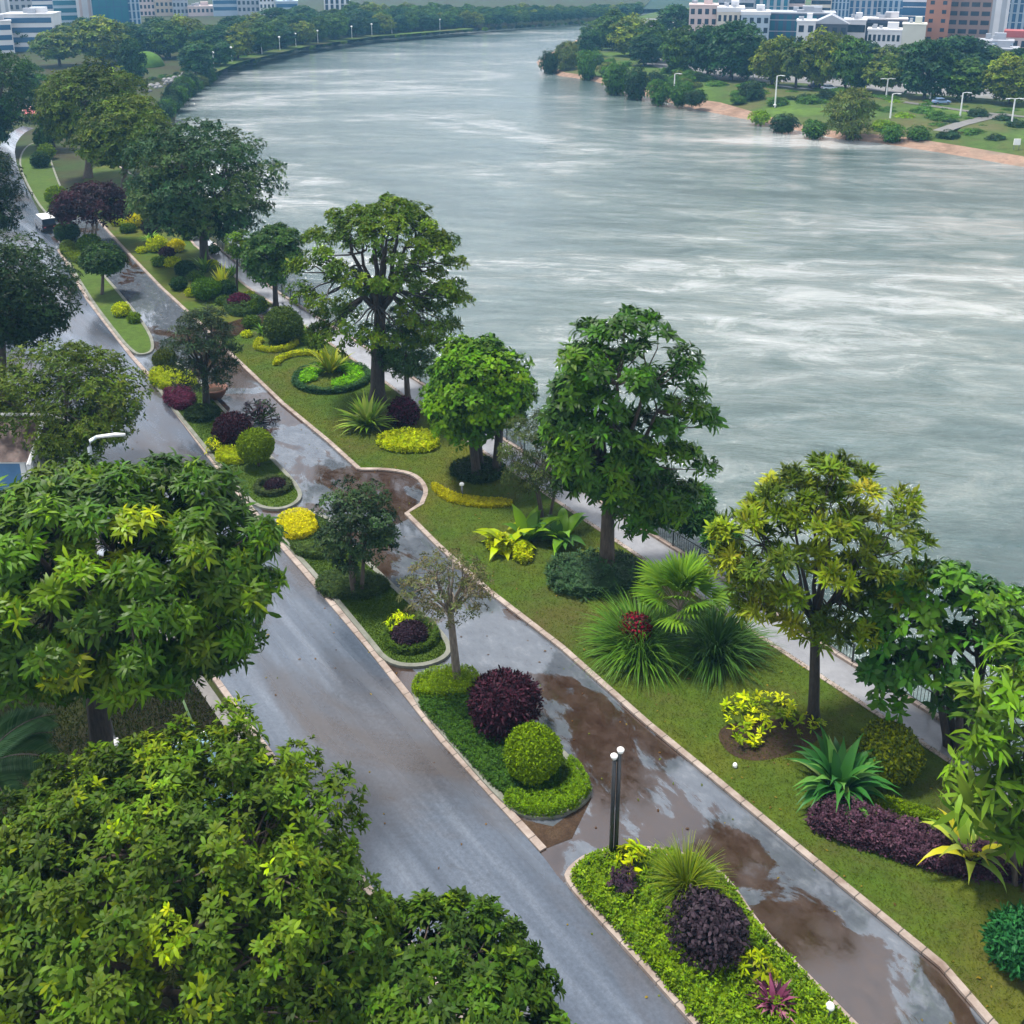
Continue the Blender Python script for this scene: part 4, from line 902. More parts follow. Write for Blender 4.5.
hedge("yellow_bush", "small lime cushion nearest the walkway, below the banana-like plant", "bush", [(512, 552), (526, 548), (534, 556), (526, 566), (514, 562)], 0.8, LIME, Lpx=4, zb=0.09)
hedge("round_bed", "dark bed around the foot of the bright green domed tree", "flower bed", [(448, 472), (460, 462), (486, 460), (506, 468), (506, 478), (484, 486), (458, 482)], 0.6, DEEP, Lpx=4, zb=0.09)
hedge("yellow_border", "thin yellow curved border below the domed tree", "hedge", [(431, 484), (438, 486), (450, 494), (475, 500), (512, 501), (512, 508), (474, 508), (446, 502), (433, 492)], 0.35, [(0.36, 0.36, 0.012), (0.44, 0.42, 0.014)], Lpx=2.4, zb=0.09, smooth=1)
hedge("yellow_bush", "bright lime hedge strip left of the domed tree", "hedge", [(376, 440), (400, 434), (428, 434), (440, 441), (436, 452), (404, 454), (380, 450)], 0.7, [(0.36, 0.43, 0.008), (0.44, 0.48, 0.008), (0.27, 0.36, 0.01)], Lpx=4, zb=0.09)
strap_plant("agave_clump", "pale green spiky clump behind the bright lime hedge strip", "plant", (368, 426), 110, 36, 4.5, [(0.14, 0.26, 0.03), (0.22, 0.34, 0.05), (0.33, 0.42, 0.08)], el=(0.3, 1.3), bend=(0.4, 1.2), zb=0.09)
ball("purple_shrub", "dark purple shrub right of the airy tree's trunk", "bush", (403, 410), 15, PLUM + PURPLE, Lpx=3.2, shag=0.14, zb=0.09)
ring_hedge("clipped_hedge", "wide dark green hedge ring left of the airy tree's trunk", "hedge", (332, 379), 39, 0.14, 0.7, [(0.03, 0.075, 0.03), (0.045, 0.10, 0.035)], Lpx=2.6, zb=0.09)
ring_hedge("fresh_bed", "bright green leafy bed inside the wide hedge ring", "flower bed", (332, 377), 32, 0.5, 0.5, [(0.12, 0.30, 0.02), (0.17, 0.36, 0.03)], a0=-80, a1=215, Lpx=4, zb=0.09)
strap_plant("cycad", "yellow-green upright cycad in the centre of the wide hedge ring", "plant", (331, 372), 60, 34, 3, [(0.13, 0.19, 0.02), (0.20, 0.25, 0.025), (0.26, 0.28, 0.04)], el=(0.6, 1.45), bend=(0.3, 1.0), zb=0.09)
ring_hedge("yellow_border", "yellow curved hedge beside the wide hedge ring", "hedge", (302, 364), 28, 0.22, 0.6, [(0.44, 0.46, 0.008), (0.34, 0.42, 0.01)], a0=20, a1=190, Lpx=2.6, zb=0.09)
ring_hedge("yellow_border", "yellow ring of low hedge round the dark olive ball", "hedge", (276, 345), 22, 0.3, 0.6, [(0.44, 0.46, 0.008), (0.32, 0.40, 0.01)], a0=150, a1=400, Lpx=2.4, zb=0.09)
ball("green_globe", "dark olive ball bush inside the yellow ring near the promenade", "bush", (283, 325), 19, [(0.05, 0.085, 0.014), (0.065, 0.10, 0.016)], Lpx=2.6, shag=0.07, zb=0.09)
for (cx, cy, r_, cols, lb_) in ((186, 268, 10, DARK, "dark teal globe bush on the lawn near the dark riverside tree"), (180, 284, 8, DARK, "small dark globe bush in front of the dark teal globe"), (240, 300, 11, PLUM, "low reddish bush beside the promenade"), (208, 290, 14, FRESH, "fresh green mound bush in the far planting"),
        (226, 288, 10, DARK, "dark mound bush in the far planting by the sapling"), (158, 244, 10, LIME, "lime mound at the far end of the lawn"), (176, 246, 8, YELLOW, "yellow mound at the far end of the lawn"), (168, 252, 7, VIOLET, "small purple mound at the far end of the lawn"), (150, 226, 9, VIOLET, "dark mound at the foot of the dark riverside tree"), (134, 222, 8, YELLOW, "yellow shrub right of the purple tree"), (190, 232, 9, FRESH, "green bush behind the lime mound"), (256, 306, 9, MID, "dark green bush at the promenade edge below the reddish one")):
    ball("round_bush", lb_, "bush", (cx, cy), r_, cols, Lpx=2.4, shag=0.14, squash=0.75, zb=0.09)
strap_plant("broad_leaf_plant", "pale green fountain plant in the far planting", "plant", (205, 272), 40, 24, 3, [(0.16, 0.25, 0.05), (0.10, 0.2, 0.03)], zb=0.09)
strap_plant("broad_leaf_plant", "yellow-leaved upright plant by the promenade in the far planting", "plant", (222, 286), 22, 24, 3, [(0.42, 0.42, 0.05), (0.28, 0.33, 0.04)], el=(0.9, 1.5), bend=(0.2, .8), zb=0.09)
hedge("clipped_hedge", "dark low hedge in front of the cross path", "hedge", [(222, 304), (240, 298), (266, 302), (268, 310), (246, 318), (228, 316)], 0.9, [(0.04, 0.075, 0.02), (0.055, 0.10, 0.024)], Lpx=2.6, zb=0.09)

for k, (cx, cy, kd) in enumerate(((142, 250, 0), (160, 262, 1), (150, 238, 2), (172, 262, 0), (196, 276, 1), (212, 264, 0), (192, 292, 0), (222, 300, 1), (232, 272, 2), (214, 250, 1), (248, 296, 0), (252, 322, 1), (246, 334, 0), (262, 330, 2), (310, 338, 1), (300, 330, 2), (128, 228, 1), (118, 222, 0))):
    if kd == 2: strap_plant("broad_leaf_plant", "small green fountain plant in the far planting of the lawn", "plant", (cx, cy + 4), 34, 15, 2.2, [(0.14, 0.26, 0.03), (0.09, 0.2, 0.02)], group="small fountain plants of the far planting", zb=0.09)
    elif kd == 1: ball("round_bush", "low green mound in the far planting of the lawn", "bush", (cx, cy), 6 + k % 3 * 1.5, MID, Lpx=2.2, shag=0.2, squash=0.6, zb=0.09, group="low green mounds of the far planting")
    else: ball("yellow_bush", "low lime mound in the far planting of the lawn", "bush", (cx, cy), 5 + k % 4, LIME, Lpx=2.4, shag=0.2, squash=0.55, zb=0.09, group="low lime mounds of the far planting")

# ------------------------------------------------------------------ grass blades on the near lawns
def grass(poly, n, z, cols, name="grass", hgt=0.08, lie=0.45, wd=0.05, far_=115):
    P = sample_poly(poly, n); 
    d = np.hypot(P[:, 0], P[:, 1]); P = P[d < far_]; n = len(P)
    c = np.where((np.sin(P[:, 0] * .9) * np.sin(P[:, 1] * .8 + 1) + rng.normal(0, .5, n) > 0)[:, None], cols[0], cols[1]) * rng.uniform(.85, 1.15, (n, 1))
    D = np.column_stack([rng.normal(0, lie, (n, 2)), np.ones(n)])
    lb = LB(); lb.leaves(np.column_stack([P, np.full(n, z)]), D, rdir(n) * [1, 1, 0.1], hgt * rng.uniform(.5, 1.2, n), wd, c, rounded=False)
    o = lb.build(name, M_LEAF); o["kind"] = "stuff"; return o
grass(lawn_poly, 150000, 0.10, np.array([(0.072, 0.088, 0.007), (0.060, 0.095, 0.006)]), hgt=0.16, lie=1.3, wd=0.022, far_=100)
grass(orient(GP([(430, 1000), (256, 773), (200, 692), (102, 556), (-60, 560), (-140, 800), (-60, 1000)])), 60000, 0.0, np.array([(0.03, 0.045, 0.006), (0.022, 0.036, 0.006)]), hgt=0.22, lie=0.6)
for pl in (isl_B, isl_C, isl_D):
    grass(offset(pl, 0.3), 22000, 0.10, np.array([(0.055, 0.105, 0.010), (0.07, 0.12, 0.012)]))

# fallen leaves
def litter(poly, n, z):
    P = sample_poly(poly, n); P = P[np.hypot(P[:, 0], P[:, 1]) < 130]; n = len(P); lb = LB()
    a = rng.uniform(0, 6.28, n); D = np.column_stack([np.cos(a), np.sin(a), rng.uniform(-.05, .25, n)])
    lb.leaves(np.column_stack([P, np.full(n, z)]), D, np.tile([[0, 0, 1.0]], (n, 1)), rng.uniform(.08, .2, n), rng.uniform(.05, .10, n), colours(n, [(0.16, 0.09, 0.03), (0.20, 0.15, 0.03), (0.09, 0.05, 0.025), (0.10, 0.13, 0.02)]), rounded=True)
    o = lb.build("leaf_litter", M_LEAF); o["kind"] = "stuff"
litter(lawn_poly, 900, 0.12); litter(orient(list(walk_poly)), 350, -0.02); litter(orient(list(road_poly)), 260, -0.008)

# ================================================================== RAILING, LAMPS AND SMALL THINGS
def zat(P, py):                                # height above the point P whose sight line has the row py
    v = (py - CY) / F
    return H - P[1] * (SI + v * CO) / (CO - v * SI)
rail_line = offset([Vector((p.x, p.y, 0)) for p in near_edge], 0.17, False)
def resample(pts, step):
    out = [pts[0].copy()]; acc = 0.0
    for a, b_ in zip(pts, pts[1:]):
        L = (b_ - a).length; t = step - acc
        while t <= L: out.append(a + (b_ - a) * (t / L)); t += step
        acc = (L - (t - step))
    return out
rp = resample(rail_line, 2.3)[:96]
root = empty("railing", rp[0], "long grey-green metal railing along the river side of the promenade", "railing")
o0 = rp[0]
for z_, r_ in ((1.22, 0.045), (0.30, 0.03)):
    mb = MB(); mb.tube([p - o0 + Vector((0, 0, z_)) for p in rp], r_, 6); mb.build("rail", M_RAIL, root)
mb = MB(); mb.box((0, 0, 0.68), (0.09, 0.09, 1.14)); mb.box((0, 0, 1.27), (0.13, 0.13, 0.05))
post0 = mb.build("post", M_RAIL, root)
for k, p in enumerate(rp):
    q = post0 if k == 0 else post0.copy()
    if k: COL.objects.link(q); q.parent = root
    q.location = p - o0
mb = MB()
for a, b_ in zip(rp, rp[1:]):
    for k in range(1, 12):
        c = a + (b_ - a) * (k / 12) - o0; mb.box((c.x, c.y, 0.76), (0.022, 0.022, 0.92))
mb.build("bar_infill", M_RAIL, root)

def pole_base(mb, r): mb.lathe((0, 0, 0), [(r * 3, -0.05), (r * 3, 0.06), (r * 1.4, 0.12), (r * 1.2, 0.5)], 10)
M_LAMP = plain("lamp_glass", (0.85, 0.85, 0.83), 0.25, 0, 0.02)
# twin post lamp
P = G(613, 862, 0.0); hz = zat(P, 748); root = empty("twin_lamp_post", P, "twin slim grey lamp posts with two white heads at the tip of the nearest island", "street lamp")
s = MPP(P)
for dx, hh in ((-2.4 * s, hz - 0.3), (2.4 * s, hz)):
    mb = MB(); mb.tube([(dx, 0, -0.1), (dx, 0, hh)], [0.095, 0.08], 10); mb.lathe((dx, 0, 0), [(0.3, -0.05), (0.3, 0.08), (0.16, 0.16)], 12); mb.build("pole", M_DSTEEL, root, True)
    mb = MB(); mb.lathe((dx * 1.25, -0.1, hh), [(0.09, -0.14), (0.14, -0.05), (0.155, 0.02), (0.12, 0.06), (0.04, 0.08)], 14); mb.build("lamp_head", M_LAMP, root, True)
mb = MB(); mb.box((0, 0, hz * .90), (4.8 * s, 0.08, 0.1)); mb.box((0, 0, 0.5), (4.8 * s, 0.07, 0.08)); mb.build("crossbar", M_DSTEEL, root)

def small_light(bpx, h, r, label, zb):
    P = G(*bpx, zb); root = empty("garden_light", P, label, "garden light")
    mb = MB(); mb.tube([(0, 0, -0.05), (0, 0, h)], r * 0.4, 8); mb.lathe((0, 0, 0), [(r, -.02), (r, .04), (r * .5, .06)], 10); mb.build("post", M_STEEL, root, True)
    mb = MB(); mb.lathe((0, 0, h), [(r * .5, -0.02), (r, 0.04), (r, 0.13), (r * .7, 0.2), (r * .2, 0.23)], 12); mb.build("lamp_head", M_LAMP, root, True)
small_light((462, 497), 0.9, 0.17, "white-headed garden light on the lawn before the domed tree", 0.09)
small_light((735, 767), 0.0, 0.11, "low white ground light at the edge of the lime-yellow bed", 0.09)
small_light((828, 1024), 0.75, 0.15, "white ball garden light at the bottom corner of the nearest island", 0.1)

# arm lamp at the left
P = G(88, 437, 8.0); root = empty("street_lamp", (P.x, P.y, 0), "pale grey street lamp with a bent arm between the two left trees", "street lamp")
mb = MB(); mb.tube([(0, 0, -0.1), (0, 0, 7.3), (0.12, 0.02, 7.75), (0.5, 0.05, 7.98)], [0.17, 0.13, 0.12, 0.11], 10); pole_base(mb, 0.14); mb.build("pole", plain("pale_metal", (0.42, 0.47, 0.52), 0.35, 0.2), root, True)
mb = MB(); mb.tube([(0.5, 0.05, 7.98), (1.6, 0.12, 8.1), (2.2, 0.15, 8.08)], [0.11, 0.13, 0.10], 8); mb.build("lamp_arm", M_WHITE, root, True)
# poles under the glossy tree
P = G(117, 748, 0); Q = G(97, 672, 3.4) - P; root = empty("leaning_pole", P, "leaning grey pole with a white foot under the dark glossy tree", "pole")
mb = MB(); mb.tube([Q * 0.08, Q * 0.5], 0.07, 8); mb.tube([Q * 0.5, Q], 0.13, 8); mb.build("shaft", M_STEEL, root, True)
mb = MB(); mb.tube([(0, 0, -0.1), Q * 0.12], 0.16, 10); mb.build("white_foot", M_WHITE, root, True)
P = G(202, 748, 0); Q = G(183, 700, 2.6) - P; root = empty("bamboo_stake", P, "thin green bamboo stake leaning beside the pale blue car", "stake")
mb = MB(); mb.tube([(0, 0, -0.1), Q * 0.5, Q], [0.07, 0.06, 0.05], 8); mb.build("cane", plain("bamboo", (0.16, 0.26, 0.12), 0.5), root, True)
mb = MB(); mb.tube([Q * 0.49, Q * 0.52], 0.085, 8); mb.build("tie", M_WHITE, root)

# ------------------------------------------------------------------ vehicles
def make_car(label, paint, loc, rz, cat="car", van=False, roof=None):
    root = empty("parked_car" if not van else "parked_van", loc, label, cat, None, rz)
    L, W_ = (4.3, 1.78) if not van else (4.8, 1.9)
    prof = [(-2.12, .35), (-2.15, .75), (-2.0, .95), (2.0, .86), (2.15, .62), (2.12, .35)] if not van else [(-2.4, .35), (-2.42, 1.0), (-2.38, 1.15), (1.9, 1.05), (2.35, .8), (2.38, .35)]
    def extr(prof, hw, inset=0.06):
        mb = MB(); n = len(prof); vs = []
        for y, k in ((-hw, 0), (-hw, 1), (hw, 1), (hw, 0)): pass
        for y in (-hw, hw): vs += [(x, y, z) for x, z in prof]
        mb.add(vs, [tuple(range(n)), tuple(range(2 * n - 1, n - 1, -1))] + [(i, i + n, (i + 1) % n + n, (i + 1) % n) for i in range(n)]); return mb
    b = extr(prof, W_ / 2).build("body", paint, root)
    bv = b.modifiers.new("edge", "BEVEL"); bv.width = 0.09; bv.segments = 3
    top = [(-1.55, .93), (-1.1, 1.42), (0.35, 1.44), (1.15, .90)] if not van else [(-2.36, 1.13), (-2.28, 1.92), (1.0, 1.95), (1.85, 1.06)]
    g = extr(top, W_ / 2 - 0.12).build("windows", M_GLASS, root); bv = g.modifiers.new("edge", "BEVEL"); bv.width = 0.06; bv.segments = 2
    rt = [(top[1][0] - .05, top[1][1] - .02), (top[1][0], top[1][1] + .05), (top[2][0], top[2][1] + .05), (top[2][0] + .08, top[2][1] - .02)]
    extr(rt, W_ / 2 - 0.14).build("roof", roof or paint, root)
    for x in (-1.35, 1.35):
        for y in (-W_ / 2 + .08, W_ / 2 - .08):
            mb = MB(); mb.tube([(x, y - .1, .33), (x, y + .1, .33)], 0.33, 16); wl = mb.build("wheel", M_TYRE, root)
            mb = MB(); sy = 1 if y > 0 else -1; mb.tube([(x, y + sy * .09, .33), (x, y + sy * .115, .33)], 0.2, 12); mb.build("rim", M_STEEL, wl)
    for y in (-.6, .6):
        mb = MB(); mb.box((L / 2 - .03, y, .66), (.12, .36, .16)); mb.build("headlight", M_LAMP, root)
        mb = MB(); mb.box((-L / 2 + .02, y, .8), (.1, .3, .16)); mb.build("tail_light", M_RED, root)
    return root
PALEBLUE = plain("pale_blue_paint", (0.30, 0.50, 0.58), 0.25, 0.1, 0.05)
make_car("pale blue car half hidden by the bushy corner tree", PALEBLUE, G(208, 778, 0.0), R(90) + ROAD_A)
make_car("small dark van with a white roof stopped where the far road bends", plain("black_paint", (0.02, 0.02, 0.025), 0.25, 0.1), G(46, 229, 0.0), R(90) + ROAD_A, "van", True, M_WHITE)
make_car("white and blue car under the trees of the far right bank", plain("white_car_paint", (0.6, 0.66, 0.75), 0.3), G(829, 90, -0.2), R(10))
make_car("blue-grey car parked beside the path of the far right bank", plain("blue_car_paint", (0.20, 0.30, 0.48), 0.3), G(941, 104, -0.2), R(5))
make_car("dark car between the tree trunks of the far right bank", plain("navy_paint", (0.03, 0.04, 0.07), 0.3), G(816, 88, -0.2), R(8))

# red awnings at the end of the road
for k, (px, py, m, lab) in enumerate(((36, 123, M_RED, "red pitched awning at the far end of the road"), (24, 120, M_PINK, "faded pink awning beside the red one at the end of the road"))):
    P = G(px, py, 0); root = empty("market_awning", P, lab, "awning", "awnings at the far end of the road", R(20))
    mb = MB(); mb.add([(-1.9, -1.5, 2.2), (1.9, -1.5, 2.2), (1.9, 1.5, 2.2), (-1.9, 1.5, 2.2), (-1.9, 0, 3.1), (1.9, 0, 3.1)], [(0, 1, 5, 4), (2, 3, 4, 5), (0, 4, 3), (1, 2, 5), (3, 2, 1, 0)]); mb.build("canopy", m, root)
    for x in (-1.7, 1.7):
        for y in (-1.3, 1.3): mb = MB(); mb.tube([(x, y, -.1), (x, y, 2.25)], 0.06, 6); mb.build("post", M_STEEL, root)
# kiosk at the left edge
c0 = G(28, 458, 4.2); root = empty("kiosk", (c0.x, c0.y, 0), "small house with brown roof, white gable trim and blue front at the left edge", "house")
mb = MB(); mb.box((-4.0, 2.6, 2.05), (7.9, 5.0, 4.1)); mb.build("wall", plain("cream_wall", (0.45, 0.46, 0.46), 0.7), root)
mb = MB(); mb.add([(-8.3, -.5, 4.15), (0.25, -.5, 4.15), (0.25, 2.6, 6.0), (-8.3, 2.6, 6.0), (-8.3, 5.7, 4.15), (0.25, 5.7, 4.15)], [(0, 1, 2, 3), (3, 2, 5, 4), (1, 5, 2), (4, 0, 3), (4, 5, 1, 0)]); rf = mb.build("roof", M_ROOFB, root)
mb = MB(); mb.tube([(0.3, -.7, 4.05), (0.3, 2.6, 6.12)], 0.14, 4); mb.tube([(0.3, 2.6, 6.12), (0.3, 5.9, 4.05)], 0.14, 4); mb.build("bargeboard", M_WHITE, rf)
mb = MB(); mb.tube([(-8.3, 2.6, 6.12), (0.15, 2.6, 6.12)], 0.12, 6); mb.build("ridge_cap", M_WHITE, rf)
mb = MB(); mb.box((-2.2, .06, 2.1), (3.2, .06, 3.4)); pn = mb.build("window", M_BLUE, root)
mb = MB(); mb.box((-2.2, .02, 3.95), (3.9, .12, .28)); mb.box((-.42, .02, 2.0), (.34, .13, 3.6)); mb.box((-4.0, .02, 2.0), (.3, .13, 3.6)); mb.build("frame", M_WHITE, pn)
mb = MB(); mb.box((0.1, -.15, 2.1), (.3, .3, 4.2)); mb.build("corner_post", M_WHITE, root)

# ================================================================== FAR TREES
def far_template(kind, cols, seed, n_cl=64, cr=0.28, nw=30, L=0.14, rz=1.05, low=-0.85, cz=1.12, lumps=0.3, shell=0.5, W=0.55):
    global rng
    keep = rng; rng = np.random.default_rng(seed)
    r = bpy.data.objects.new(kind, None); COL.objects.link(r)
    tree_mesh(r, (0, 0, cz), (1, 1, rz), (0, 0, 0.45), cols, n_cl, cr, nw, 4, L, W, rounded=False, trunk_r=0.07, n_limb=5, low=low, lumps=lumps, shell=shell, twigs=False, bark=M_BARKD)
    rng = keep; return r
FT = [far_template("bank_tree", [(0.05, 0.105, 0.022), (0.07, 0.135, 0.024)], 1),
      far_template("bank_tree", [(0.10, 0.14, 0.02), (0.13, 0.165, 0.022)], 2, lumps=0.4),
      far_template("bank_tree", [(0.025, 0.07, 0.028), (0.036, 0.085, 0.03)], 3, lumps=0.35),
      far_template("bank_tree", [(0.06, 0.105, 0.018), (0.11, 0.15, 0.03)], 4, rz=0.8, cz=1.0)]
FB = [far_template("bank_shrub", [(0.045, 0.11, 0.022), (0.065, 0.14, 0.026)], 5, cz=0.42, rz=0.85, low=-0.95, n_cl=46, cr=0.42, shell=0.35),
      far_template("bank_shrub", [(0.14, 0.25, 0.02), (0.18, 0.29, 0.024)], 6, cz=0.42, rz=0.85, low=-0.95, n_cl=46, cr=0.42, shell=0.35),
      far_template("bank_shrub", [(0.02, 0.05, 0.02), (0.03, 0.06, 0.022)], 7, cz=0.42, rz=0.85, low=-0.95, n_cl=46, cr=0.42, shell=0.35),
      far_template("bank_shrub", [(0.085, 0.12, 0.03), (0.11, 0.14, 0.035)], 9, cz=0.85, rz=1.0, low=-0.95, n_cl=40, L=0.2, W=0.2)]
used = set()
def far(tpl, base, x0, x1, ytop, z, label, cat, group, depthf=1.0):
    P = G(base[0], base[1], z); s = MPP(P); hz = max(zat(P, ytop) - z, 0.8); wd = (x1 - x0) / 2 * s * (1.1 if tpl in FT else 0.92)
    top = 2.12 if tpl in FT else 1.30
    if tpl is FB[3]: top = 1.85
    o = tpl
    if tpl.name in used: o = copy_tree(tpl)
    used.add(tpl.name)
    if tpl in FB: P.z -= 0.9
    o.location = P; o.scale = (wd, wd * depthf, hz / top); o.rotation_euler = (0, 0, random.uniform(0, 6.28)); tag(o, label, cat, group); return o
RB = "trees along the far right bank"
rt = [  # x0, y0, x1, base y, template, label
 (655, 5, 690, 52, 2, "tall dark tree of the far right bank, next to the white-pink building"),
 (596, 11, 630, 56, 0, "tree at the left end of the right bank's wood, its crown against the upper river"),
 (576, 30, 600, 62, 2, "small dark blue-green tree near the tip of the right bank"),
 (612, 18, 650, 62, 1, "olive tree second from the left end of the right bank's wood"),
 (634, 22, 668, 68, 0, None), (628, 36, 660, 72, 2, None), (664, 28, 702, 80, 0, None), (690, 26, 724, 82, 2, None),
 (706, 22, 757, 86, 2, "broad very dark tree in front of the round-roofed white building"),
 (752, 40, 792, 92, 1, "yellow-green tree right of the broad very dark tree on the right bank"),
 (775, 34, 816, 94, 3, None), (802, 33, 842, 94, 1, None), (826, 38, 864, 96, 0, "dark tree left of the white building with window rows"),
 (866, 56, 906, 100, 3, "grey-green tree below the white building with window rows"), (900, 40, 948, 104, 2, "dark tree in front of the red-brown tower's left corner"),
 (926, 36, 984, 86, 2, "wide dark tree crown below the red-brown tower"), (942, 60, 988, 106, 0, None), (984, 58, 1036, 110, 1, "olive tree at the right edge of the far right bank"),
 (1010, 50, 1060, 100, 0, None), (735, 50, 760, 86, 0, None), (842, 60, 870, 96, 2, None)]
for x0, y0, x1, yb, t, lab in rt:
    far(FT[t], ((x0 + x1) / 2, yb - 6), x0, x1, y0, -0.3, lab or "dense green tree inside the wood of the far right bank", "tree", RB if lab else "dense trees inside the right bank's wood")
for i, x in enumerate(range(600, 1040, 26)):
    yb = np.interp(x, [600, 700, 1040], [46, 64, 84]); far(FT[(0, 2, 3)[i % 3]], (x, yb), x - 17, x + 17, yb - np.interp(x, [600, 700, 1040], [26, 30, 34]), -0.3, "dense green tree inside the wood of the far right bank", "tree", "dense trees inside the right bank's wood")
sh = [  # shrubs: x0, ytop, x1, base y, template, z, label
 (538, 50, 560, 73, 2, -1.5, "dark bush at the very tip of the right bank"), (552, 40, 580, 72, 3, -1.2, "tawny bush behind the tip of the right bank"),
 (576, 50, 598, 78, 0, -1.2, "green bush just right of the tip of the right bank"), (600, 62, 632, 92, 0, -1.3, "large green bush at the water above the sand, left part of the right bank"),
 (622, 66, 650, 97, 2, -1.3, "dark bush beside the large green waterside bush"), (646, 78, 672, 103, 0, -1.3, "bush at the left end of the pink sand"),
 (682, 88, 708, 104, 2, -0.4, "dark shrub behind the pink sand"), (736, 79, 766, 101, 2, -0.4, "clipped dark shrub on the bright grass of the right bank"),
 (768, 112, 800, 130, 2, -1.6, "dark waterside shrub right of the pink sand"), (796, 94, 820, 108, 0, -0.5, "shrub on the bright grass left of the willow"),
 (800, 118, 828, 136, 0, -1.6, "waterside shrub at the foot of the willow"), (822, 84, 874, 136, 3, -1.2, "grey-green willow-like bush at the water's edge"),
 (870, 117, 898, 131, 1, -1.0, "bright yellow-green shrub right of the willow-like bush"), (892, 110, 916, 122, 1, -0.6, "second bright shrub higher up the slope right of the willow-like bush"),
 (905, 124, 932, 139, 0, -1.2, "green shrub below the ramp path"), (936, 128, 962, 139, 2, -1.0, "dark shrub at the foot of the ramp path"), (958, 126, 985, 138, 0, -1.0, "shrub right of the ramp path"),
 (984, 132, 1008, 143, 2, -1.0, "dark shrub left of the white sign box"), (880, 122, 905, 140, 0, -1.5, "low waterside shrub under the bright shrubs"), (1004, 118, 1030, 132, 2, -0.6, "dark shrub at the right edge above the sign box"),
 (668, 84, 690, 104, 0, -1.0, "shrub above the red earth of the sand"), (748, 108, 772, 122, 1, -1.4, "bright shrub at the right end of the pink sand")]
for x0, y0, x1, yb, t, z, lab in sh: far(FB[t], ((x0 + x1) / 2, yb - 4), x0, x1, y0 - 2, z, lab, "shrub", "shrubs on the far right bank")

# left bank: the belt of trees along the far shore
rs = np.random.default_rng(21)
LBG = "trees of the belt along the far left bank"
xs_, ys_ = [p[0] for p in far_shore_px[4:]], [p[1] for p in far_shore_px[4:]]
n_left = 0
for row in range(4):
    x = 196.0 + row * 5
    while x < 640:
        hp = np.interp(x, [150, 250, 350, 450, 600], [30, 27, 22, 15, 9]) * rs.uniform(.8, 1.15); wd = hp * rs.uniform(.42, .62)
        yb = np.interp(x, xs_, ys_) - 3.2 - row * np.interp(x, [180, 350, 640], [5.5, 3.6, 0.9])
        far(FT[rs.choice([0, 0, 2, 2, 1])], (x, yb), x - wd, x + wd, yb - hp, 0, "dense blue-green tree in the belt along the far left shore", "tree", LBG); n_left += 1
        x += wd * 1.45
lt = [(36, 26, 84, 66, 3, "brownish-green spreading tree left of the bright grass mound"), (78, 20, 128, 64, 1, "olive tree behind the bright grass mound, before the blue glass tower"), (112, 24, 150, 60, 2, "dark blue-green tree directly behind the grass mound"),
      (120, 40, 146, 84, 2, "dark blue-green tree left of the grass mound"), (150, 22, 190, 58, 0, "tree between the grass mound and the boulders' end"), (168, 18, 205, 56, 1, "olive tree behind the moored boat"), (-30, 46, 8, 96, 2, "dark tree at the upper left edge below the white building"), (14, 62, 46, 100, 0, "small green tree left of the tall round olive tree"),
      (-25, 90, 12, 150, 2, "blue-green tree at the left edge beside the pink awning"), (40, 96, 70, 150, 0, "tree under the tall round olive tree by the road's end")]
for x0, y0, x1, yb, t, lab in lt: far(FT[t], ((x0 + x1) / 2, yb), x0, x1, y0, 0, lab, "tree", "single trees at the upper left")
for i, x in enumerate(range(-20, 210, 22)):
    far(FT[(0, 3, 2)[i % 3]], (x, 50 - i % 2 * 4), x - 15, x + 15, 24 - (i % 3) * 3, 0, "dense tree in front of the upper left buildings", "tree", "trees in front of the upper left buildings")
for (px, py, rr, hz_) in ((147, 66, 17, 5.0), (206, 58, 8, 3.5)):
    c = G(px, py, 0); r_ = rr * MPP(c); mb = MB(); mb.lathe((c.x, c.y, -0.3), [(r_ * math.cos(t), hz_ * math.sin(t) ** 1.2) for t in np.linspace(0, 1.5, 9)], 28, 1, 1.2)
    struct(mb.build("grass_mound", ground_material("mound_grass", [(0.06, 0.15, 0.02), (0.08, 0.17, 0.02), (0.05, 0.12, 0.02)], 0.1, 0.8), None, True))
# boulders and low bushes of the embankment
for k in range(26):
    t = k / 25; px = 146 + t * 48 + rs.uniform(-2, 2); py = 92 - t * 16 + rs.uniform(-3, 3); c = G(px, py, -0.6); r_ = rs.uniform(.5, 1.2)
    me = MB(); me.lathe((0, 0, 0), [(r_ * .7, -.6), (r_, -.1), (r_ * .85, .4 * r_), (r_ * .4, .75 * r_)], 7, rs.uniform(.7, 1.3), rs.uniform(.7, 1.3)); b = me.build("boulder", M_ROCK)
    b.location = (c.x, c.y, 0.1); b.rotation_euler = (rs.uniform(-.2, .2), rs.uniform(-.2, .2), rs.uniform(0, 6)); tag(b, "grey boulder of the embankment below the grass mound", "boulder", "boulders of the left embankment")
for k in range(14):
    t = k / 13; px = 140 + t * 48; py = 84 - t * 13 + rs.uniform(-3, 3); far(FB[(0, 2, 3)[k % 3]], (px, py), px - 5, px + 5, py - 6, 0, "low bush above the boulders of the left embankment", "shrub", "bushes above the boulders")

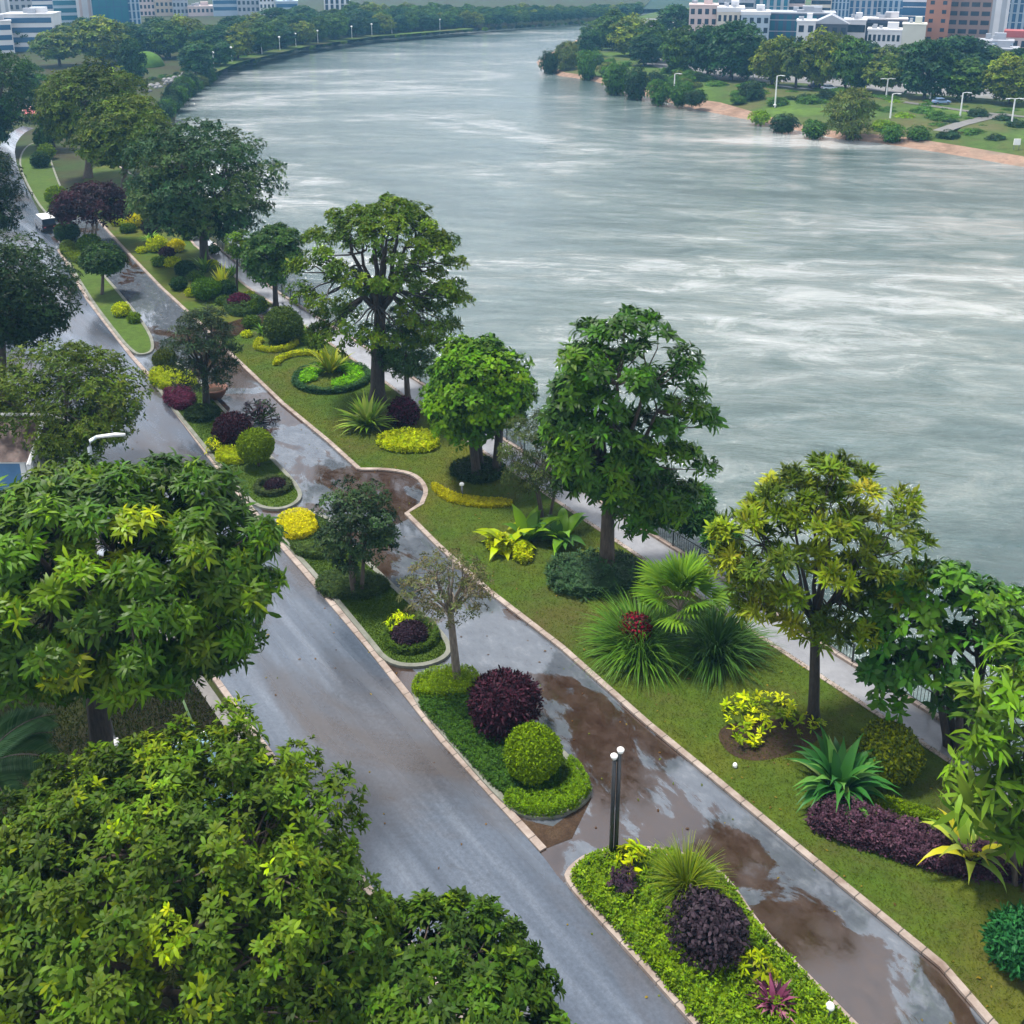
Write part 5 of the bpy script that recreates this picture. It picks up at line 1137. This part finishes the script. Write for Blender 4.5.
for k in range(22):
    t = k / 21; px = 160 + t * 60 + rs.uniform(-2, 2); py = 116 - t * 46 + rs.uniform(-4, 3); w_ = rs.uniform(5, 9)
    far(FB[(2, 0, 2, 3)[k % 4]], (px, py), px - w_, px + w_, py - w_ * 1.5, -1.6, "dark bush on the slope of the left embankment at the water", "shrub", "bushes on the left embankment")
for k in range(9):
    px = 164 + k * 3.2 + rs.uniform(-2, 2); py = 112 - k * 3.6 + rs.uniform(-3, 3)
    far(FB[(2, 0, 2)[k % 3]], (px, py), px - 11, px + 11, py - 16, 0.2, "large dark bush at the top of the left embankment", "shrub", "large bushes at the top of the left embankment")
for k in range(80):
    px = rs.uniform(690, 1030); py = np.interp(px, [690, 760, 850, 1030], [94, 105, 119, 135]) - rs.uniform(2, 24); w_ = rs.uniform(4, 13)
    far(FB[rs.choice([0, 1, 2, 0])], (px, py), px - w_, px + w_, py - w_ * rs.uniform(.5, 1.1), -0.5, "low shrub scattered over the grass of the far right bank", "shrub", "low shrubs scattered on the right bank")
for k in range(38):
    px = rs.uniform(566, 700); py = np.interp(px, [566, 620, 700], [66, 80, 98]) - rs.uniform(2, 20); w_ = rs.uniform(6, 10)
    far(FB[rs.choice([0, 3, 2, 0])], (px, py), px - w_, px + w_, py - w_ * 1.4, -0.6, "bush of the thicket at the left end of the right bank", "shrub", "thicket at the left end of the right bank")
for k in range(64):
    px = 212 + k * 6.2 + rs.uniform(-2, 2); f_ = np.interp(px, [212, 350, 600], [1, .6, .3]); w_ = rs.uniform(5, 9) * f_; py = np.interp(px, xs_, ys_) - 0.6
    far(FB[rs.choice([0, 2, 3, 1], p=[.35, .3, .25, .1])], (px, py), px - w_, px + w_, py - w_ * 1.0, -1.4, "low bush at the water's edge along the far left shore", "shrub", "bushes along the far left shore")
path_strip("shore_lawn", [(205, 72), (228, 62.5), (260, 55), (300, 45.8), (370, 36.0), (470, 28.4)], 7.0, 0.03, M_BANKG)
# moored boat
P = G(208, 72, WZ); root = empty("moored_boat", P, "flat barge with a yellow roof moored at the left shore", "boat", None, R(12))
mb = MB(); n_ = 9
hull = [(-6.2, .5), (-5.6, 1.5), (4.2, 1.6), (5.8, .9), (6.6, 0)]
ring = hull + [(x, -y) for x, y in hull[::-1][1:]]
mb.add([(x * .93, y * .8, -.5) for x, y in ring] + [(x, y, .8) for x, y in ring], [tuple(range(len(ring)))[::-1], tuple(range(len(ring), 2 * len(ring)))] + [(i, (i + 1) % len(ring), (i + 1) % len(ring) + len(ring), i + len(ring)) for i in range(len(ring))]); mb.build("hull", plain("hull_paint", (0.05, 0.06, 0.08), 0.5), root)
mb = MB(); mb.box((-1, 0, 1.5), (8, 2.2, 1.4)); cb = mb.build("cabin", plain("cabin_paint", (0.3, 0.26, 0.2), 0.6), root)
for x in (-4, -2, 0, 2): mb = MB(); mb.box((x, -1.12, 1.7), (1.2, .06, .6)); mb.build("window", M_GLASS, cb)
mb = MB(); mb.box((-1, 0, 2.28), (9, 2.8, .16)); mb.build("roof", plain("yellow_roof", (0.55, 0.45, 0.14), 0.6), root)

# lamps of the far right bank
def far_lamp(px, py, ytop, label, arms=1):
    P = G(px, py, -0.5); h = zat(P, ytop) + 0.5; root = empty("street_lamp", P, label, "street lamp", "white lamps on the far right bank")
    mb = MB(); mb.tube([(0, 0, -.6), (0, 0, h)], [0.20, 0.14], 8); pole_base(mb, .15); mb.build("pole", M_WHITE, root)
    for k in range(arms):
        sx = 1 if k == 0 else -1; mb = MB(); mb.tube([(0, 0, h), (sx * .8, 0, h + .15), (sx * 1.5, 0, h + .1)], 0.07, 6); mb.box((sx * 1.5, 0, h + .05), (.8, .3, .14)); mb.build("lamp_head", M_LAMP, root)
for a in ((775, 105, 76, "slender white lamp on the bright grass of the right bank"), (674, 92, 74, "white lamp behind the red earth of the right bank"), (890, 119, 94, "white lamp above the bright yellow-green shrubs", 1), (886, 98, 79, "lamp behind the bright shrubs, by the path", 2), (960, 117, 93, "white lamp at the top of the ramp path"), (1011, 127, 99, "thick white lamp near the right edge of the far bank", 2), (726, 76, 64, "small white lamp before the broad very dark tree"), (753, 80, 71, "short white lamp between the dark and the yellow-green tree"), (930, 100, 90, "short pole beside the blue-grey car"), (813, 84, 72, "lamp before the trunks left of the willow")): far_lamp(*a)
P = G(1016, 150, -1.6); root = empty("sign_box", P, "white square sign box on legs at the right edge above the sand", "sign")
mb = MB(); mb.box((0, 0, 1.6), (1.3, .25, 1.2)); mb.build("panel", M_WHITE, root)
for x in (-.5, .5): mb = MB(); mb.tube([(x, 0, -.4), (x, 0, 1.05)], .06, 6); mb.build("leg", M_STEEL, root)
# lights along the left shore
for k, x in enumerate((214, 232, 262, 280, 296, 318, 352, 372, 392, 440)):
    y = np.interp(x, xs_, ys_) - 2.5; P = G(x, y, 0); root = empty("shore_lamp", P, "white lamp among the trees of the far left shore", "street lamp", "lamps along the far left shore")
    mb = MB(); mb.tube([(0, 0, -.3), (0, 0, 4.6)], .11, 6); mb.build("pole", M_WHITE, root); mb = MB(); mb.lathe((0, 0, 4.8), [(.2, -.3), (.5, 0), (.2, .35)], 8); mb.build("lamp_head", M_LAMP, root)

# ================================================================== BUILDINGS
def wallm(name, c): return plain(name, c, 0.7, 0, 0.08, 0.15)
def building(label, x0, x1, ytop, Y, dp, wall, style="grid", nc=5, fh=3.2, ylow=60, yaw=0.0, glass=None, name="building", side=0, win=(0.55, 0.55), roof=None, roofh=0.5, gable=False):
    xm = (x0 + x1) / 2; P = at_dist(xm, 40, Y); top = at_dist(xm, ytop, Y); s = depth((P.x, Y, 10)) / F
    Wd = (x1 - x0) * s; top_z = top.z; base = -0.5
    az = math.atan2(P.x, Y); rz = -az + yaw
    if yaw: Wd = Wd / (math.cos(yaw) + abs(math.sin(yaw)) * dp / max(Wd, 1)) if False else Wd
    root = empty(name, (P.x, Y, base), label, "building", None, rz)
    h = top_z - base
    mb = MB(); mb.box((0, dp / 2, h / 2), (Wd, dp, h)); mb.build("wall", wall, root)
    rm = roof or wall
    if gable:
        mb = MB(); g = roofh; mb.add([(-Wd / 2 - .6, -.6, h + .02), (Wd / 2 + .6, -.6, h + .02), (Wd / 2 + .6, dp + .6, h + .02), (-Wd / 2 - .6, dp + .6, h + .02), (0, -.6, h + g), (0, dp + .6, h + g)], [(0, 4, 5, 3), (1, 2, 5, 4), (0, 1, 4), (3, 5, 2), (3, 2, 1, 0)]); mb.build("roof", rm, root)
    else:
        mb = MB(); mb.box((0, dp / 2, h + roofh / 2 + .01), (Wd + .5, dp + .5, roofh)); mb.box((Wd * .15, dp * .5, h + roofh + 1.0), (Wd * .3, dp * .35, 2.0)); mb.build("roof", rm, root)
    if Wd > 6:
        for k in range(3):
            mb = MB(); a_ = random.uniform(-.38, .3) * Wd; w1 = random.uniform(.08, .16) * Wd; hh = random.uniform(.8, 1.8); b0 = h + (roofh if not gable else 0) + hh / 2
            if gable: break
            mb.box((a_, dp * random.uniform(.2, .8), b0), (w1, dp * .18, hh)); mb.build("roof_unit", GRY, root)
    zlow = max(at_dist(xm, ylow, Y).z - base, 1.0); gl = glass or M_GLASS
    zs = []; z = h - fh * 0.55
    while z > zlow - fh and z > 1.2 and len(zs) < 26: zs.append(z); z -= fh
    def put(mesh_o, lst):
        for k, (l, r_) in enumerate(lst):
            q = mesh_o if k == 0 else mesh_o.copy()
            if k: COL.objects.link(q); q.parent = root
            q.location = l; q.rotation_euler = (0, 0, r_)
    if style == "grid":
        cw = Wd / nc; lst = [((-Wd / 2 + cw * (i + .5), -.04, z), 0) for z in zs for i in range(nc)]
        if side:
            nd = max(1, int(dp / cw)); sd = Wd / 2 + .04; lst += [((side * sd, dp / nd * (i + .5), z), R(90)) for z in zs for i in range(nd)]
        lst = lst[:98]; mb = MB(); mb.box((0, 0, 0), (cw * win[0], .1, fh * win[1])); put(mb.build("window", gl, root), lst)
    elif style == "band":
        mb = MB(); mb.box((0, 0, 0), (Wd * .94, .12, fh * win[1])); put(mb.build("window", gl, root), [((0, -.05, z), 0) for z in zs])
        if side: mb = MB(); mb.box((0, 0, 0), (dp * .9, .12, fh * win[1])); put(mb.build("window", gl, root), [((side * (Wd / 2 + .05), dp / 2, z), R(90)) for z in zs])
    elif style == "fins":
        n_ = nc; mb = MB(); mb.box((0, 0, 0), (Wd / nc * win[0], .12, h - 1)); put(mb.build("window", gl, root), [((-Wd / 2 + Wd / nc * (i + .5), -.05, h / 2), 0) for i in range(nc)])
        mb = MB(); mb.box((0, 0, 0), (Wd, .2, .35)); put(mb.build("floor_band", rm, root), [((0, -.04, z), 0) for z in zs])
    return root
WHT = wallm("white_wall", (0.62, 0.62, 0.64)); CRM = wallm("cream_wall_paint", (0.60, 0.54, 0.46)); PNK = wallm("pinkish_wall", (0.55, 0.44, 0.42)); BRN = wallm("red_brown_wall", (0.34, 0.155, 0.10)); BRN2 = wallm("grey_brown_wall", (0.24, 0.17, 0.15)); GRY = wallm("grey_wall", (0.34, 0.36, 0.40)); BLG = plain("blue_glass", (0.03, 0.10, 0.20), 0.15, 0, 0.15, 0.1); TEA = plain("teal_glass", (0.02, 0.13, 0.19), 0.15, 0, 0.15, 0.1); LBL = wallm("pale_blue_wall", (0.34, 0.42, 0.50)); DRK = wallm("dark_roof", (0.06, 0.075, 0.10)); RDR = wallm("red_roof", (0.35, 0.08, 0.08)); TAN_ = wallm("tan_wall", (0.45, 0.36, 0.28))
# right bank
building("white-pink stepped building left of the round-roofed one on the right bank", 688, 716, 6, 400, 14, PNK, "grid", 4, 3.6, 30, side=0)
building("cream building with a domed white roof at the left of the right bank's houses", 716, 742, 12, 392, 16, CRM, "grid", 5, 4.0, 34, roof=WHT, roofh=1.6)
building("grey-blue block with square windows attached to the round-roofed cream building", 740, 768, 15, 384, 14, LBL, "grid", 4, 3.4, 44, roof=WHT, roofh=1.2)
building("long low dark blue hall with a grey roof on the right bank", 768, 832, 14, 392, 16, plain("dark_blue_wall", (0.03, 0.07, 0.14), 0.4), "fins", 8, 4, 40, glass=TEA, roof=GRY)
building("white house front with two windows, joined to the dark gabled house", 796, 814, 22, 360, 10, WHT, "grid", 2, 4.0, 40)
building("dark house with a wide gable roof on the right bank", 813, 846, 24, 362, 12, DRK, "grid", 4, 4.0, 36, roof=GRY, gable=True, roofh=3.0)
building("small white building with a flat awning right of the dark gabled house", 843, 864, 21, 366, 10, WHT, "band", 1, 4.5, 34)
building("dark blue building behind the white one with window rows", 862, 904, 20, 372, 10, plain("navy_wall", (0.035, 0.06, 0.12), 0.4), "band", 1, 4, 34, roof=WHT)
building("white building with two rows of dark windows on the right bank", 868, 904, 31, 345, 10, WHT, "grid", 8, 4.0, 60, win=(.6, .5))
building("plain pale cream block beside the white building with window rows", 902, 924, 25, 342, 10, wallm("plain_cream", (0.55, 0.55, 0.48)), "none", roofh=.3)
building("blue glass building with a white top behind the pale cream block", 900, 926, 2, 420, 12, BLG, "fins", 3, 3.4, 30, glass=BLG, roof=WHT, roofh=2.5)
building("orange-brown corner of the tall tower with two columns of windows", 923, 946, -30, 352, 14, BRN, "grid", 2, 2.85, 44, win=(.34, .42))
building("tall grey-brown tower face with rows of recessed balconies", 946, 986, -28, 354, 14, BRN2, "grid", 4, 2.85, 44, win=(.76, .5))
building("white and grey striped tower at the right edge of the picture", 984, 1004, -30, 400, 12, WHT, "fins", 2, 60, 40, glass=GRY, win=(.45, .5))
building("grey-blue glass tower cut by the right edge of the picture", 1003, 1044, -30, 405, 14, LBL, "fins", 7, 3.4, 40, glass=BLG, win=(.55, .5))
building("low pale building with rows of windows below the striped tower", 978, 1018, 50, 318, 10, CRM, "grid", 8, 4.2, 68, win=(.5, .45), roof=GRY)
building("low hall with a red roof at the right edge of the far bank", 1006, 1050, 38, 332, 8, PNK, "grid", 6, 3.4, 52, roof=RDR, roofh=2.0)
building("long grey-roofed shed between the tower and the low pale building", 976, 1012, 42, 328, 8, LBL, "band", 1, 3, 50, roof=GRY)
for x0, x1, yt, m, g, lab, st in ((752, 786, -20, GRY, TEA, "teal-grey tower far behind the cream round-roofed building", "fins"), (784, 802, -10, PNK, M_GLASS, "pinkish tower far behind the long dark blue hall", "band"), (808, 828, -24, CRM, M_GLASS, "cream tower with orange bands behind the dark gabled house", "band"), (828, 846, -24, LBL, BLG, "blue glass tower right of the cream tower", "fins"), (846, 874, -26, GRY, BLG, "grey tower with blue windows, left of the two behind the white building", "fins"), (874, 900, -26, LBL, BLG, "pale blue tower behind the white building with window rows", "fins"), (716, 752, -14, GRY, M_GLASS, "grey tower far behind the cream building", "band")):
    building(lab, x0, x1, yt, 520, 16, m, st, 5, 3.4, 24, glass=g)
# upper left
building("white office building with long blue window bands at the upper left", 6, 54, 15, 400, 14, WHT, "band", 1, 3.5, 52, yaw=R(-14), glass=BLG, side=-1, win=(.5, .55))
building("low white wing at the left edge beside the banded office building", -16, 12, 22, 392, 12, WHT, "band", 1, 3.6, 52, glass=BLG, win=(.5, .5))
building("white tower slab at the upper left corner", -6, 14, -30, 470, 14, WHT, "fins", 3, 60, 24, glass=GRY, win=(.4, .5))
building("grey-blue tower with a window grid right of the corner slab", 14, 36, -30, 474, 14, GRY, "grid", 4, 3.4, 24)
building("white tower with blue glass floors behind the banded office building", 36, 60, -30, 478, 14, WHT, "band", 1, 3.4, 24, glass=BLG)
building("banded blue-green tower left of the white slab", 58, 82, -24, 480, 14, LBL, "band", 1, 3.2, 30, glass=TEA, win=(.5, .6))
building("plain white slab tower left of the deep blue glass tower", 81, 97, -30, 476, 14, WHT, "fins", 2, 60, 26, glass=PNK, win=(.3, .5))
building("deep blue glass tower at the upper left", 97, 131, -30, 470, 14, BLG, "fins", 5, 6, 24, glass=TEA, win=(.9, .5))
building("narrow pale blue tower right of the deep blue one", 131, 143, -26, 474, 12, LBL, "fins", 3, 3.4, 24, glass=BLG)
for x0, x1, yt, m, g, lab, st, nc in ((143, 158, -10, PNK, M_GLASS, "pinkish apartment block right of the narrow pale blue tower", "grid", 4), (159, 176, -6, TAN_, M_GLASS, "tan apartment block third right of the deep blue tower", "grid", 4), (176, 191, -12, GRY, M_GLASS, "grey apartment block left of the low pinkish building", "grid", 4), (191, 216, 7, PNK, M_GLASS, "low pinkish building before the far blocks", "grid", 6), (216, 240, -8, LBL, BLG, "pale blue block over the tree belt", "band", 1), (240, 262, -14, GRY, M_GLASS, "grey block over the tree belt, left of the white one", "grid", 5), (262, 277, -4, WHT, M_GLASS, "white block over the tree belt by the low dark one", "grid", 4), (278, 300, 2, LBL, BLG, "low dark-blue block over the tree belt", "band", 1), (326, 352, -6, WHT, M_GLASS, "white apartment block with dark window columns over the belt", "fins", 5)):
    building(lab, x0, x1, yt, 620, 16, m, st, nc, 3.6, 16, glass=g)

# ------------------------------------------------------------------ the air
mb = MB(); mb.box((0, 1150, 56), (4600, 3300, 128)); hz = mb.build("haze", M_WHITE); hz["kind"] = "stuff"
hm = bpy.data.materials.new("haze"); hm.use_nodes = True; nt = hm.node_tree
for n_ in list(nt.nodes):
    if n_.type == "BSDF_PRINCIPLED": nt.nodes.remove(n_)
pv = nt.nodes.new("ShaderNodeVolumePrincipled"); pv.inputs["Color"].default_value = (0.25, 0.60, 1.0, 1); pv.inputs["Density"].default_value = 0.00026; pv.inputs["Anisotropy"].default_value = 0.1
nt.links.new(pv.outputs[0], nt.nodes["Material Output"].inputs["Volume"]); hz.data.materials.clear(); hz.data.materials.append(hm)

# ------------------------------------------------------------------ light and render settings
w = bpy.data.worlds.new("World"); sc.world = w; w.use_nodes = True; nt = w.node_tree
bg = nt.nodes["Background"]; bg.inputs["Strength"].default_value = 0.085
SUN_DIR = Vector((-0.33, 0.15, 0.93)).normalized()
sky = N(nt, "ShaderNodeTexSky"); sky.sky_type = "NISHITA"; sky.sun_disc = False
sky.sun_elevation = math.asin(SUN_DIR.z); sky.sun_rotation = math.atan2(SUN_DIR.x, SUN_DIR.y)
tc = N(nt, "ShaderNodeTexCoord"); mp = mapping(nt, tc.outputs["Generated"], (1, 1, 2.6))
cl = ramp(nt, noise(nt, mp, 1.9, 6, 0.55, 0.4), [(0.30, 0.0), (0.55, 1.0)])
shade = ramp(nt, noise(nt, mp, 3.1, 5, 0.6), [(0.3, (5.2, 5.5, 6.0)), (0.7, (9.0, 9.0, 9.0))])
c = mixc(nt, 0.85, sky.outputs[0], shade); c = mixc(nt, cl, mixc(nt, 0.45, sky.outputs[0], shade), c)
sx = N(nt, "ShaderNodeSeparateXYZ"); nt.links.new(tc.outputs["Generated"], sx.inputs[0])
c = mixc(nt, 1.0, c, ramp(nt, sx.outputs[2], [(0.0, 1.0), (0.18, 0.92), (0.42, 0.40), (1.0, 0.31)]), "MULTIPLY")
c = mixc(nt, 1.0, c, (2.6, 2.58, 2.6), "MULTIPLY")
nt.links.new(c, bg.inputs["Color"])
sd = bpy.data.lights.new("sun", "SUN"); sd.energy = 3.6; sd.angle = R(9); sd.color = (1.0, 0.95, 0.88)
so = bpy.data.objects.new("sun", sd); COL.objects.link(so); so.rotation_euler = (-SUN_DIR).to_track_quat("-Z", "Y").to_euler()
vs = sc.view_settings
sc.display_settings.display_device = "sRGB"; vs.view_transform = "Standard"; vs.look = "None"; vs.exposure = 0.88; vs.gamma = 1.0; vs.use_curve_mapping = False
sc.render.engine = "CYCLES"; cy = sc.cycles
cy.use_denoising = True
try: cy.denoiser = "OPENIMAGEDENOISE"; cy.denoising_input_passes = "RGB_ALBEDO_NORMAL"; cy.denoising_prefilter = "ACCURATE"
except Exception: pass
cy.max_bounces = 6; cy.diffuse_bounces = 2; cy.glossy_bounces = 3; cy.transmission_bounces = 4; cy.volume_bounces = 0; cy.caustics_reflective = False; cy.caustics_refractive = False
